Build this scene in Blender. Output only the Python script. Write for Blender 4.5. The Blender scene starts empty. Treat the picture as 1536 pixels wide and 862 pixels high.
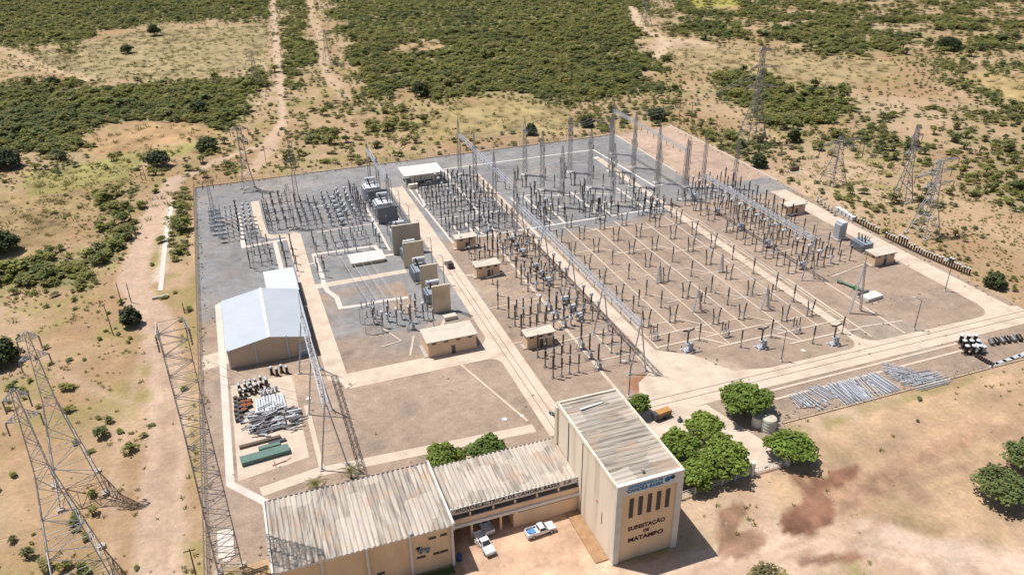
import bpy, math, random
import numpy as np
from mathutils import Vector, Matrix
random.seed(7); rng = np.random.default_rng(11)
R = math.radians
scn = bpy.context.scene
COL = scn.collection

# ------------------------------------------------------------------ camera (also used to read plan positions off the photograph)
CF, CP, CR, CY, CH = 1184.6, R(27.7575), R(-.69811), R(19.85345), 100.0
_F = np.array([math.sin(CY) * math.cos(CP), math.cos(CY) * math.cos(CP), -math.sin(CP)])
_r = np.array([math.cos(CY), -math.sin(CY), 0.0]); _u = np.cross(_r, _F)
CRt = math.cos(CR) * _r + math.sin(CR) * _u
CUp = -math.sin(CR) * _r + math.cos(CR) * _u

def G(px, py, z=0.0):
    """plan position (x, y) in metres of the point at height z seen at photograph pixel (px, py)"""
    d = (px - 768) / CF * CRt - (py - 431) / CF * CUp + _F
    t = (z - CH) / d[2]
    return (d[0] * t, d[1] * t)

def project(x, y, z=0.0):
    q = np.stack([np.asarray(x, float), np.asarray(y, float), np.asarray(z, float) - CH + 0 * np.asarray(x, float)], -1)
    w = q @ _F
    return 768 + CF * (q @ CRt) / w, 431 - CF * (q @ CUp) / w, w

cam_d = bpy.data.cameras.new('camera'); cam = bpy.data.objects.new('camera', cam_d); COL.objects.link(cam)
cam.matrix_world = Matrix(((CRt[0], CUp[0], -_F[0], 0), (CRt[1], CUp[1], -_F[1], 0), (CRt[2], CUp[2], -_F[2], CH), (0, 0, 0, 1)))
cam_d.sensor_width = 36.0; cam_d.lens = 36.0 * CF / 1536; cam_d.clip_end = 20000; cam_d.clip_start = 1
scn.camera = cam

# ------------------------------------------------------------------ light
SUN_EL = R(67.2); SUN_AZ = math.atan2(0.62, -0.785)      # direction to the sun in plan (x, y)
sd = bpy.data.lights.new('sun', 'SUN'); sd.energy = 4.6; sd.angle = R(.55); sd.color = (1.0, .963, .91)
so = bpy.data.objects.new('sun', sd); COL.objects.link(so); so.location = (-100, 100, 300)
dv = Vector((math.cos(SUN_AZ) * math.cos(SUN_EL), math.sin(SUN_AZ) * math.cos(SUN_EL), math.sin(SUN_EL)))
so.rotation_euler = dv.to_track_quat('Z', 'Y').to_euler()
world = bpy.data.worlds.new('World'); scn.world = world; world.use_nodes = True
nt = world.node_tree; nt.nodes.clear()
sky = nt.nodes.new('ShaderNodeTexSky'); sky.sky_type = 'NISHITA'; sky.sun_disc = False
sky.sun_elevation = SUN_EL; sky.sun_rotation = math.pi / 2 - SUN_AZ; sky.dust_density = 2.0; sky.altitude = 300
bg = nt.nodes.new('ShaderNodeBackground'); bg.inputs[1].default_value = 0.075
wo = nt.nodes.new('ShaderNodeOutputWorld')
nt.links.new(sky.outputs[0], bg.inputs[0]); nt.links.new(bg.outputs[0], wo.inputs[0])
scn.view_settings.view_transform = 'Standard'; scn.view_settings.look = 'None'
scn.view_settings.exposure = 0.12; scn.view_settings.gamma = 1.0; scn.view_settings.use_curve_mapping = False
scn.render.engine = 'CYCLES'
scn.cycles.max_bounces = 5; scn.cycles.diffuse_bounces = 3; scn.cycles.glossy_bounces = 2
scn.cycles.use_denoising = True
try: scn.cycles.denoiser = 'OPENIMAGEDENOISE'
except Exception: pass
scn.cycles.use_adaptive_sampling = True; scn.cycles.adaptive_threshold = 0.02

# ------------------------------------------------------------------ materials
def mat(name, col, rough=.8, var=.18, scale=1.2, metal=0.0, bump=0.0, attr=None, detail=4, var2=None, dirt=None, stretch=None, spec=.3):
    """procedural material: base colour broken up by noise; attr multiplies in a per-corner tint; dirt=(colour, amount, scale) adds patches"""
    m = bpy.data.materials.new(name); m.use_nodes = True
    t = m.node_tree; N = t.nodes; L = t.links; b = N['Principled BSDF']
    b.inputs['Roughness'].default_value = rough; b.inputs['Metallic'].default_value = metal
    b.inputs['Specular IOR Level'].default_value = spec
    co = N.new('ShaderNodeTexCoord')
    src = co.outputs['Object']
    if stretch:
        mp = N.new('ShaderNodeMapping'); mp.inputs['Scale'].default_value = stretch; L.new(src, mp.inputs[0]); src = mp.outputs[0]
    n1 = N.new('ShaderNodeTexNoise'); n1.inputs['Scale'].default_value = scale; n1.inputs['Detail'].default_value = detail
    n1.inputs['Roughness'].default_value = .65; L.new(src, n1.inputs['Vector'])
    mr = N.new('ShaderNodeMapRange'); mr.inputs[1].default_value = .25; mr.inputs[2].default_value = .75
    mr.inputs[3].default_value = 1 - var; mr.inputs[4].default_value = 1 + var; L.new(n1.outputs[0], mr.inputs[0])
    mx = N.new('ShaderNodeMix'); mx.data_type = 'RGBA'; mx.blend_type = 'MULTIPLY'; mx.inputs[0].default_value = 1
    mx.inputs[6].default_value = (*col, 1)
    if attr:
        a = N.new('ShaderNodeVertexColor'); a.layer_name = attr; L.new(a.outputs[0], mx.inputs[6])
    L.new(mr.outputs[0], mx.inputs[7]); out = mx.outputs[2]
    if dirt:
        dc, da, ds = dirt
        n2 = N.new('ShaderNodeTexNoise'); n2.inputs['Scale'].default_value = ds; n2.inputs['Detail'].default_value = 6; L.new(src, n2.inputs['Vector'])
        r2 = N.new('ShaderNodeMapRange'); r2.inputs[1].default_value = .48; r2.inputs[2].default_value = .72
        r2.inputs[3].default_value = 0; r2.inputs[4].default_value = da; L.new(n2.outputs[0], r2.inputs[0])
        m2 = N.new('ShaderNodeMix'); m2.data_type = 'RGBA'; L.new(r2.outputs[0], m2.inputs[0]); L.new(out, m2.inputs[6]); m2.inputs[7].default_value = (*dc, 1); out = m2.outputs[2]
    L.new(out, b.inputs['Base Color'])
    if bump:
        bp = N.new('ShaderNodeBump'); bp.inputs['Strength'].default_value = bump; bp.inputs['Distance'].default_value = .1
        L.new(n1.outputs[0], bp.inputs['Height']); L.new(bp.outputs[0], b.inputs['Normal'])
    return m

def earth_mat(name, attr, grain, fine, var=.28, bump=.35):
    """soil or gravel: per-corner soil colour, broken up by three sizes of grain and little clods"""
    m = bpy.data.materials.new(name); m.use_nodes = True
    t = m.node_tree; N = t.nodes; L = t.links; b = N['Principled BSDF']; b.inputs['Roughness'].default_value = .95
    b.inputs['Specular IOR Level'].default_value = .1
    co = N.new('ShaderNodeTexCoord'); a = N.new('ShaderNodeVertexColor'); a.layer_name = attr
    cur = a.outputs[0]
    for s, v in ((grain * .12, var * .6), (grain, var), (fine, var)):
        n = N.new('ShaderNodeTexNoise'); n.inputs['Scale'].default_value = s; n.inputs['Detail'].default_value = 5; n.inputs['Roughness'].default_value = .7
        L.new(co.outputs['Object'], n.inputs['Vector'])
        r = N.new('ShaderNodeMapRange'); r.inputs[1].default_value = .3; r.inputs[2].default_value = .7; r.inputs[3].default_value = 1 - v; r.inputs[4].default_value = 1 + v
        L.new(n.outputs[0], r.inputs[0])
        x = N.new('ShaderNodeMix'); x.data_type = 'RGBA'; x.blend_type = 'MULTIPLY'; x.inputs[0].default_value = 1
        L.new(cur, x.inputs[6]); L.new(r.outputs[0], x.inputs[7]); cur = x.outputs[2]; last = n
    L.new(cur, b.inputs['Base Color'])
    bp = N.new('ShaderNodeBump'); bp.inputs['Strength'].default_value = bump; bp.inputs['Distance'].default_value = .15
    L.new(last.outputs[0], bp.inputs['Height']); L.new(bp.outputs[0], b.inputs['Normal'])
    return m

M = {}
M['soil'] = earth_mat('soil', 'soil', .22, 1.1, .15)
M['gravel'] = earth_mat('gravel', 'soil', .5, 2.4, .17, .4)
M['road'] = mat('concrete_road', (.60, .485, .385), .9, .13, .35, dirt=((.42, .325, .25), .65, .2))
M['path'] = mat('white_path', (.62, .56, .49), .9, .10, .5, dirt=((.45, .38, .31), .5, .25))
M['cream_path'] = mat('cream_path', (.58, .475, .375), .9, .12, .6, dirt=((.40, .30, .22), .5, .3))
M['kerb'] = mat('pale_kerb', (.66, .63, .58), .9, .1, .8)
M['rail'] = mat('rail_steel', (.22, .17, .14), .6, .2, 2)
M['tan_wall'] = mat('tan_wall', (.78, .58, .39), .9, .07, .5, dirt=((.58, .42, .28), .55, .3), stretch=(1, 1, .3))
M['cream_wall'] = mat('cream_wall', (.82, .71, .575), .9, .06, .6, dirt=((.52, .41, .30), .6, .5), stretch=(1, 1, .08))
M['white_wall'] = mat('white_wall', (.70, .67, .63), .85, .05, .6, dirt=((.5, .44, .38), .4, .4))
M['dark_glass'] = mat('dark_glass', (.045, .045, .05), .25, .2, 3, spec=.5)
M['louvre'] = mat('dark_louvre', (.06, .05, .04), .6, .3, 6)
M['black_paint'] = mat('black_letters', (.03, .03, .035), .7, .1, 2)
M['blue_paint'] = mat('blue_letters', (.03, .16, .36), .7, .1, 2)
M['pale_blue'] = mat('pale_blue_banner', (.50, .62, .72), .7, .05, 2)
M['post_steel'] = mat('weathered_post_steel', (.23, .215, .20), .7, .15, 1.5, metal=.15)
M['red_paint'] = mat('dark_red_paint', (.07, .025, .032), .7, .1, 2)
M['shed_roof'] = mat('shed_sheeting', (.47, .505, .55), .6, .04, .25, metal=.1, dirt=((.38, .43, .49), .5, .12))
M['shed_wall'] = mat('shed_wall', (.52, .41, .30), .85, .08, .4)
M['roof_slab'] = mat('kiosk_roof', (.60, .53, .43), .9, .10, .4, dirt=((.36, .31, .25), .55, .4))
M['kiosk_wall'] = mat('kiosk_wall', (.68, .50, .34), .9, .06, .5)
M['block_wall'] = mat('block_wall', (.78, .61, .41), .9, .08, .6, dirt=((.46, .34, .21), .5, .3))
M['grey_wall'] = mat('grey_block_wall', (.52, .43, .34), .9, .10, .6, dirt=((.30, .24, .19), .6, .3), stretch=(1, 1, .3))
M['steel'] = mat('galvanised_steel', (.42, .43, .45), .5, .15, 1.5, metal=.35)
M['pale_steel'] = mat('pale_galvanised_steel', (.60, .62, .66), .5, .1, 1.5, metal=.25)
M['dark_steel'] = mat('dark_steel', (.10, .10, .11), .55, .2, 1.5, metal=.3)
M['tower_steel'] = mat('tower_steel', (.30, .29, .30), .5, .15, .8, metal=.35)
M['concrete'] = mat('concrete', (.42, .37, .32), .9, .12, 1)
M['porcelain'] = mat('brown_porcelain', (.045, .032, .028), .3, .25, 3, spec=.5)
M['porcelain2'] = mat('grey_porcelain', (.17, .16, .165), .3, .2, 3, spec=.5)
M['grey_paint'] = mat('grey_equipment_paint', (.36, .38, .41), .45, .08, 2)
M['pale_paint'] = mat('pale_equipment_paint', (.58, .60, .62), .45, .08, 2)
M['blue_grey'] = mat('blue_grey_paint', (.28, .315, .36), .45, .12, 2)
M['white_paint'] = mat('white_car_paint', (.78, .78, .77), .25, .03, 2, spec=.5)
M['tyre'] = mat('tyre_rubber', (.025, .025, .025), .9, .2, 6)
M['green_paint'] = mat('faded_green', (.12, .20, .17), .7, .2, 1.5)
M['rust'] = mat('rusty_orange', (.30, .085, .035), .85, .3, 2)
M['yellow_paint'] = mat('orange_paint', (.46, .25, .08), .5, .1, 2)
M['wood'] = mat('weathered_wood', (.13, .095, .07), .9, .25, 3)
M['bark'] = mat('bark', (.12, .09, .065), .95, .3, 4)
M['net'] = mat('wire_mesh', (.15, .12, .10), .7, .2, 2)

# ------------------------------------------------------------------ mesh building
class MB:
    def __init__(s): s.v = []; s.f = []
    def add(s, vs, fs):
        o = len(s.v); s.v.extend([tuple(map(float, p)) for p in vs]); s.f.extend([tuple(i + o for i in q) for q in fs]); return s
    def box(s, cx, cy, cz, sx, sy, sz, rz=0.0):
        x, y, z = sx / 2, sy / 2, sz / 2; c, n = math.cos(rz), math.sin(rz)
        P = [(-x, -y, -z), (x, -y, -z), (x, y, -z), (-x, y, -z), (-x, -y, z), (x, -y, z), (x, y, z), (-x, y, z)]
        P = [(cx + a * c - b * n, cy + a * n + b * c, cz + d) for a, b, d in P]
        return s.add(P, [(0, 3, 2, 1), (4, 5, 6, 7), (0, 1, 5, 4), (1, 2, 6, 5), (2, 3, 7, 6), (3, 0, 4, 7)])
    def bx(s, x0, x1, y0, y1, z0, z1): return s.box((x0 + x1) / 2, (y0 + y1) / 2, (z0 + z1) / 2, x1 - x0, y1 - y0, z1 - z0)
    def cyl(s, p0, p1, r0, r1=None, n=6, cap=True):
        r1 = r0 if r1 is None else r1
        a = np.array(p0, float); b = np.array(p1, float); d = b - a; L = np.linalg.norm(d)
        if L < 1e-6: return s
        d /= L; h = np.array([0, 0, 1.0]) if abs(d[2]) < .9 else np.array([1.0, 0, 0])
        u = np.cross(d, h); u /= np.linalg.norm(u); w = np.cross(d, u)
        off = math.pi / 4 if n == 4 else 0
        ring = [(math.cos(2 * math.pi * k / n + off), math.sin(2 * math.pi * k / n + off)) for k in range(n)]
        P = [a + r0 * (c * u + q * w) for c, q in ring] + [b + r1 * (c * u + q * w) for c, q in ring]
        Fs = [(k, n + k, n + (k + 1) % n, (k + 1) % n) for k in range(n)]
        if cap: Fs += [tuple(range(n)), tuple(range(2 * n - 1, n - 1, -1))]
        return s.add(P, Fs)
    def bar(s, p0, p1, w=.06): return s.cyl(p0, p1, w * .7, n=4, cap=False)
    def tube(s, pts, r, n=5):
        for a, b in zip(pts[:-1], pts[1:]): s.cyl(a, b, r, n=n)
        return s
    def lathe(s, prof, n=8, c=(0, 0, 0), tilt=None):
        P = []
        for r, z in prof:
            for k in range(n):
                a = 2 * math.pi * k / n; P.append((r * math.cos(a), r * math.sin(a), z))
        if tilt is not None: P = [tuple(tilt @ Vector(p)) for p in P]
        P = [(p[0] + c[0], p[1] + c[1], p[2] + c[2]) for p in P]
        m = len(prof); Fs = []
        for j in range(m - 1):
            for k in range(n): Fs.append((j * n + k, j * n + (k + 1) % n, (j + 1) * n + (k + 1) % n, (j + 1) * n + k))
        Fs += [tuple(range(n - 1, -1, -1)), tuple(range((m - 1) * n, m * n))]
        return s.add(P, Fs)
    def prism(s, poly, z0, z1):
        n = len(poly); P = [(x, y, z0) for x, y in poly] + [(x, y, z1) for x, y in poly]
        return s.add(P, [tuple(range(n - 1, -1, -1)), tuple(range(n, 2 * n))] + [(k, (k + 1) % n, n + (k + 1) % n, n + k) for k in range(n)])
    def xprism(s, poly, x0, x1):
        n = len(poly); P = [(x0, y, z) for y, z in poly] + [(x1, y, z) for y, z in poly]
        return s.add(P, [tuple(range(n - 1, -1, -1)), tuple(range(n, 2 * n))] + [(k, (k + 1) % n, n + (k + 1) % n, n + k) for k in range(n)])
    def mesh(s, name, m, smooth=False):
        me = bpy.data.meshes.new(name); me.from_pydata(s.v, [], s.f); me.update()
        if m is not None: me.materials.append(m)
        if smooth: me.polygons.foreach_set('use_smooth', [True] * len(me.polygons))
        return me
    def build(s, name, m, parent=None, smooth=False): return link(name, s.mesh(name, m, smooth), parent)

def link(name, me, parent=None):
    o = bpy.data.objects.new(name, me); COL.objects.link(o)
    if parent is not None: o.parent = parent
    return o

def tag(o, label=None, cat=None, group=None, kind=None):
    if label: o['label'] = label
    if cat: o['category'] = cat
    if group: o['group'] = group
    if kind: o['kind'] = kind
    return o

def empty(name, loc, label, cat, group=None, rz=0.0):
    o = bpy.data.objects.new(name, None); COL.objects.link(o); o.empty_display_size = .3
    o.location = loc; o.rotation_euler = (0, 0, rz); return tag(o, label, cat, group)

PROTO = {}
def proto(key, name, parts):
    """parts: list of (part name, mesh, index of parent part or None)"""
    PROTO[key] = (name, parts)
def place(key, loc, label, cat, group=None, rz=0.0, sc=1.0, name=None):
    nm, parts = PROTO[key]
    root = empty(name or nm, loc, label, cat, group, rz); root.scale = (sc, sc, sc)
    made = []
    for pn, me, pi in parts:
        made.append(link(pn, me, root if pi is None else made[pi]))
    return root

ORD = ['', 'first', 'second', 'third', 'fourth', 'fifth', 'sixth', 'seventh', 'eighth', 'ninth', 'tenth', 'eleventh', 'twelfth', 'thirteenth', 'fourteenth',
       'fifteenth', 'sixteenth', 'seventeenth', 'eighteenth', 'nineteenth', 'twentieth']
def nth(n):
    if n <= 20: return ORD[n]
    tens = {2: 'twenty', 3: 'thirty', 4: 'forty', 5: 'fifty', 6: 'sixty', 7: 'seventy', 8: 'eighty', 9: 'ninety'}
    tie = {2: 'twentieth', 3: 'thirtieth', 4: 'fortieth', 5: 'fiftieth', 6: 'sixtieth', 7: 'seventieth', 8: 'eightieth', 9: 'ninetieth'}
    if n < 100: return tie[n // 10] if n % 10 == 0 else tens[n // 10] + '-' + ORD[n % 10]
    return 'hundred-and-' + nth(n % 100) if n % 100 else 'hundredth'

# ------------------------------------------------------------------ smooth value noise on plan positions
def vnoise(x, y, s, seed):
    g = np.random.default_rng(seed).random((256, 256)); X = x / s; Y = y / s
    i = np.floor(X).astype(int); j = np.floor(Y).astype(int); fx = X - i; fy = Y - j
    fx = fx * fx * (3 - 2 * fx); fy = fy * fy * (3 - 2 * fy)
    a = g[i % 256, j % 256]; b = g[(i + 1) % 256, j % 256]; c = g[i % 256, (j + 1) % 256]; d = g[(i + 1) % 256, (j + 1) % 256]
    return (a * (1 - fx) + b * fx) * (1 - fy) + (c * (1 - fx) + d * fx) * fy
def fbm(x, y, s, seed, o=4):
    t = 0; w = 0
    for k in range(o):
        t = t + vnoise(x, y, s / 2 ** k, seed + k) * .5 ** k; w += .5 ** k
    return t / w
def inside(x, y, poly):
    """signed-ish distance to a polygon (negative inside), vectorised"""
    x = np.asarray(x, float); y = np.asarray(y, float); p = np.array(poly, float); ins = np.zeros(x.shape, bool); dm = np.full(x.shape, 1e9)
    for (x0, y0), (x1, y1) in zip(p, np.roll(p, -1, 0)):
        c = ((y0 > y) != (y1 > y)) & (x < (x1 - x0) * (y - y0) / (y1 - y0 + 1e-12) + x0); ins ^= c
        L2 = (x1 - x0) ** 2 + (y1 - y0) ** 2 + 1e-12; t = np.clip(((x - x0) * (x1 - x0) + (y - y0) * (y1 - y0)) / L2, 0, 1)
        dm = np.minimum(dm, np.hypot(x - x0 - t * (x1 - x0), y - y0 - t * (y1 - y0)))
    return np.where(ins, -dm, dm)
def near(x, y, pts):
    dm = np.full(np.shape(x), 1e9)
    for (x0, y0), (x1, y1) in zip(pts[:-1], pts[1:]):
        L2 = (x1 - x0) ** 2 + (y1 - y0) ** 2 + 1e-12; t = np.clip(((x - x0) * (x1 - x0) + (y - y0) * (y1 - y0)) / L2, 0, 1)
        dm = np.minimum(dm, np.hypot(x - x0 - t * (x1 - x0), y - y0 - t * (y1 - y0)))
    return dm
def gp(pts): return [G(*p) for p in pts]
def sstep(d, w): return np.clip(.5 - d / (2 * w), 0, 1)
# ================================================================== ground
YARD = [(-15.8, 102.95), (-5.3, 102.95), (-5.3, 106.4), (46.3, 106.4), (58, 105.5), (60, 92.2), (95, 92.2), (95.2, 102.95), (181.9, 102.95), (182.0, 222.5), (182.0, 297.0), (153.0, 294.3), (-15.8, 292.9)]
def axis(lo, a, b, hi, fine, coarse):
    far = [1400, 2000, 3200, 6000]
    A = list(np.arange(a, b, fine)); L = list(np.arange(lo, a, coarse)); H = list(np.arange(b, hi, coarse))
    return np.array([lo - f for f in reversed(far)] + L + A + H + [hi + f for f in far])
gx = axis(-420, -90, 230, 900, 1.0, 4.0); gy = axis(-60, 66, 330, 1010, 1.0, 4.0)
PX0, PX1 = -500, 2100

DENSE = [  # pixel polygons of the photograph, density, mean width of a bush in metres
    ([(-500, -120), (400, -120), (401, 30), (330, 33), (215, 34), (200, 44), (90, 68), (30, 74), (-80, 70), (-500, 60)], .95, 5.0),
    ([(-500, 120), (-60, 128), (30, 122), (140, 122), (235, 127), (330, 116), (402, 104), (415, 128), (380, 150), (355, 170), (362, 195), (340, 203), (300, 188), (215, 184), (150, 200), (100, 214), (60, 235), (-30, 250), (-500, 290)], 1.0, 4.6),
    ([(411, -120), (455, -120), (470, 60), (476, 108), (465, 128), (452, 170), (438, 178), (430, 120)], .95, 4.6),
    ([(488, -120), (965, -120), (955, 40), (975, 58), (985, 86), (1000, 104), (962, 120), (1040, 146), (960, 142), (850, 152), (760, 143), (650, 146), (610, 132), (575, 150), (540, 140), (545, 95), (520, 84), (505, 60)], .88, 4.6),
    ([(990, -120), (2100, -120), (2100, 60), (1600, 70), (1350, 84), (1290, 76), (1140, 68), (1000, 68), (985, 40)], .5, 5.0),
    ([(1200, 50), (1330, 60), (1380, 88), (1290, 82), (1200, 76)], .95, 8.0),
    ([(1085, 118), (1130, 108), (1190, 128), (1265, 138), (1285, 165), (1240, 192), (1160, 196), (1125, 165), (1080, 150)], .8, 5.0),
    ([(1380, 90), (2100, 110), (2100, 200), (1536, 190), (1440, 145)], .38, 3.4),
    ([(1160, 180), (1290, 165), (1400, 160), (2100, 210), (2100, 380), (1536, 330), (1400, 265), (1200, 245)], .30, 3.6),
    ([(1200, 250), (1400, 270), (1500, 400), (1380, 330), (1230, 300)], .10, 3.0),
    ([(70, 372), (120, 330), (160, 300), (228, 272), (222, 300), (200, 330), (190, 400), (150, 450), (100, 440), (-40, 452), (-40, 400)], .62, 4.0),
    ([(-60, 330), (25, 322), (30, 395), (-60, 400)], .8, 6.0),
    ([(225, 300), (292, 282), (292, 400), (252, 412), (238, 390)], .45, 3.2),
    ([(430, 205), (560, 160), (615, 160), (620, 205), (690, 215), (660, 235), (560, 245), (430, 255)], .34, 3.4),
    ([(470, 60), (530, 90), (560, 150), (500, 200), (455, 175)], .17, 2.6),
    ([(690, 205), (900, 165), (1040, 150), (1060, 180), (960, 190), (910, 200), (800, 215)], .28, 3.4),
    ([(1020, 205), (1060, 185), (1150, 215), (1185, 280), (1160, 262), (1110, 238)], .35, 4.0),
    ([(0, 215), (110, 210), (230, 240), (300, 218), (360, 215), (380, 260), (290, 275), (60, 262)], .14, 3.2),
    ([(440, 140), (520, 140), (520, 200), (440, 205)], .22, 3.0),
    ([(1040, 140), (1110, 150), (1110, 185), (1040, 185)], .14, 3.0)]
FIELD = [([(92, 73), (200, 47), (400, 34), (402, 98), (330, 112), (232, 124), (140, 117), (96, 108), (36, 76)], (.31, .25, .135), .9),
    ([(108, 212), (215, 187), (300, 191), (342, 206), (285, 214), (200, 222), (130, 236)], (.44, .285, .15), .7),
    ([(34, 262), (120, 244), (215, 226), (330, 205), (310, 225), (215, 245), (190, 270), (120, 285), (40, 296)], (.25, .255, .075), .65),
    ([(-200, 290), (60, 296), (150, 277), (215, 262), (160, 300), (112, 332), (60, 395), (-60, 420), (-200, 440)], (.31, .225, .115), .85),
    ([(612, 187), (640, 163), (690, 152), (760, 149), (850, 160), (868, 182), (840, 200), (720, 205), (622, 203)], (.34, .265, .125), .85),
    ([(530, 88), (560, 72), (640, 62), (690, 72), (640, 82), (560, 94)], (.42, .29, .16), .8),
    ([(1000, 72), (1140, 70), (1300, 82), (1352, 96), (1300, 128), (1200, 128), (1030, 108), (1000, 92)], (.34, .26, .14), .85),
    ([(1430, 108), (2100, 130), (2100, 180), (1536, 165), (1480, 138)], (.38, .28, .13), .8),
    ([(1025, -40), (1140, -40), (1110, 10), (1030, 12)], (.34, .33, .07), .8),
    ([(262, 600), (300, 600), (306, 720), (262, 720)], (.36, .29, .11), .55),
    ([(690, 770), (880, 762), (930, 862), (700, 900)], (.56, .37, .26), .85),
    ([(1080, 700), (1500, 560), (1600, 560), (1600, 900), (1150, 820)], (.44, .295, .19), .7)]
GULLY = [
    ([(1076, 768), (1104, 750), (1126, 762), (1110, 784), (1100, 798), (1140, 794), (1152, 812), (1112, 838), (1074, 834)], (.25, .14, .09), .85),
    ([(1170, 772), (1206, 750), (1220, 728), (1206, 708), (1232, 716), (1250, 706), (1294, 696), (1286, 714), (1260, 738), (1252, 760), (1256, 776), (1216, 804), (1176, 800)], (.21, .11, .07), 1.0),
    ([(1195, 838), (1240, 828), (1300, 829), (1298, 840), (1240, 846), (1200, 848)], (.24, .13, .085), .95),
    ([(1240, 735), (1300, 715), (1400, 672), (1460, 655), (1460, 668), (1380, 700), (1300, 760), (1255, 765)], (.36, .225, .145), .8),
    ([(1195, 705), (1240, 745), (1225, 760), (1185, 718)], (.27, .15, .095), .9)]
TRACK = [([(405, -60), (410, 30), (416, 75), (421, 130), (425, 182), (402, 214), (330, 240), (262, 270)], 2.3, (.50, .365, .26), .95),
    ([(262, 270), (236, 310), (212, 372), (198, 425), (228, 466), (247, 530), (254, 640), (244, 760), (238, 900)], 3.8, (.50, .36, .265), .9),
    ([(425, 182), (400, 230), (372, 262)], 3.0, (.48, .345, .245), .8),
    ([(453, -60), (468, 25), (482, 60), (490, 110), (520, 150)], 3.2, (.48, .355, .235), .75),
    ([(948, 10), (962, 44), (990, 56), (1000, 68), (984, 88)], 3.6, (.55, .41, .285), .9),
    ([(990, 58), (1040, 62), (1070, 70)], 4.0, (.52, .38, .26), .7),
    ([(-60, 60), (10, 76), (60, 100), (140, 122)], 4.0, (.50, .37, .23), .8),
    ([(960, 900), (1080, 850), (1230, 800), (1320, 812), (1420, 838), (1600, 862)], 4.6, (.60, .45, .34), .95),
    ([(930, 870), (1100, 862), (1240, 815)], 4.0, (.56, .41, .30), .7),
    ([(1255, 770), (1300, 728), (1345, 700), (1420, 668), (1500, 640), (1600, 600)], 1.6, (.30, .185, .115), .75), ([(1262, 790), (1320, 748), (1380, 716), (1470, 690), (1600, 640)], .45, (.31, .20, .125), .7), ([(1285, 805), (1350, 760), (1420, 728), (1600, 668)], .45, (.31, .20, .125), .6),
    ([(1000, 868), (1110, 838), (1240, 802), (1330, 822), (1440, 850), (1560, 880)], .4, (.34, .225, .15), .75), ([(1010, 884), (1120, 852), (1240, 818), (1320, 838), (1420, 868)], .4, (.34, .225, .15), .75), ([(1120, 720), (1150, 740), (1160, 790), (1120, 840)], 1.6, (.52, .37, .26), .7),
    ([(228, 480), (243, 540), (248, 640), (238, 760), (232, 880)], .35, (.36, .25, .17), .7), ([(240, 480), (257, 540), (262, 640), (254, 760), (248, 880)], .35, (.36, .25, .17), .7), ([(160, 862), (170, 700), (200, 580), (230, 500)], 1.2, (.46, .33, .23), .6), ([(20, 500), (90, 560), (180, 600), (240, 610)], 1.0, (.47, .34, .24), .5),
    ([(1600, 590), (1400, 660), (1290, 720), (1250, 790)], 3.0, (.47, .31, .2), .5),
    ([(236, 420), (246, 380), (256, 310)], 1.2, (.55, .46, .36), .9)]

def scrub(x, y):
    """density of scrub and bush width at plan positions"""
    px, py, w = project(x, y); ok = w > 1
    n = (fbm(x, y, 30, 31, 4) - .5); n2 = fbm(x, y, 60, 77, 2)
    qx = px + n * 95; qy = py + n * 36
    d = np.full(np.shape(x), .05); s = np.full(np.shape(x), 1.9)
    for poly, den, wid in DENSE:
        e = den * sstep(inside(qx, qy, poly), 11) * ok
        s = np.where(e > np.maximum(d, .35 * den), wid * (.55 + .45 * e / den), s); d = np.maximum(d, e)
    FM = np.zeros(np.shape(x))
    for poly, col, a in FIELD[:11]:
        k = sstep(inside(qx, qy, poly) + 2, 4); d = d * (1 - k * .98); FM = np.maximum(FM, k)
    for pts, hw, col, a in TRACK:
        d = d * (1 - sstep(near(x, y, gp(pts)) - hw * 1.1, 1.5))
    # small clearings and thickets
    t = fbm(x, y, 17, 91, 3)
    d = np.where(d > .7, d * np.clip((t - .20) * 7, .25, 1), d * np.clip((t - .33) * 5, .12, 1.7)); d = d + np.where(py < 330, .03, 0) * ok * (1 - FM * .8)
    ky = inside(x, y, YARD)
    d = np.where(ky < 2.2, 0, d); d = np.where((y < 104) & (x > -20) & (x < 120), 0, d); d = np.where((px > 1050) & (py > 545), d * .3, d)
    return np.clip(d, 0, 1), s

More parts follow.
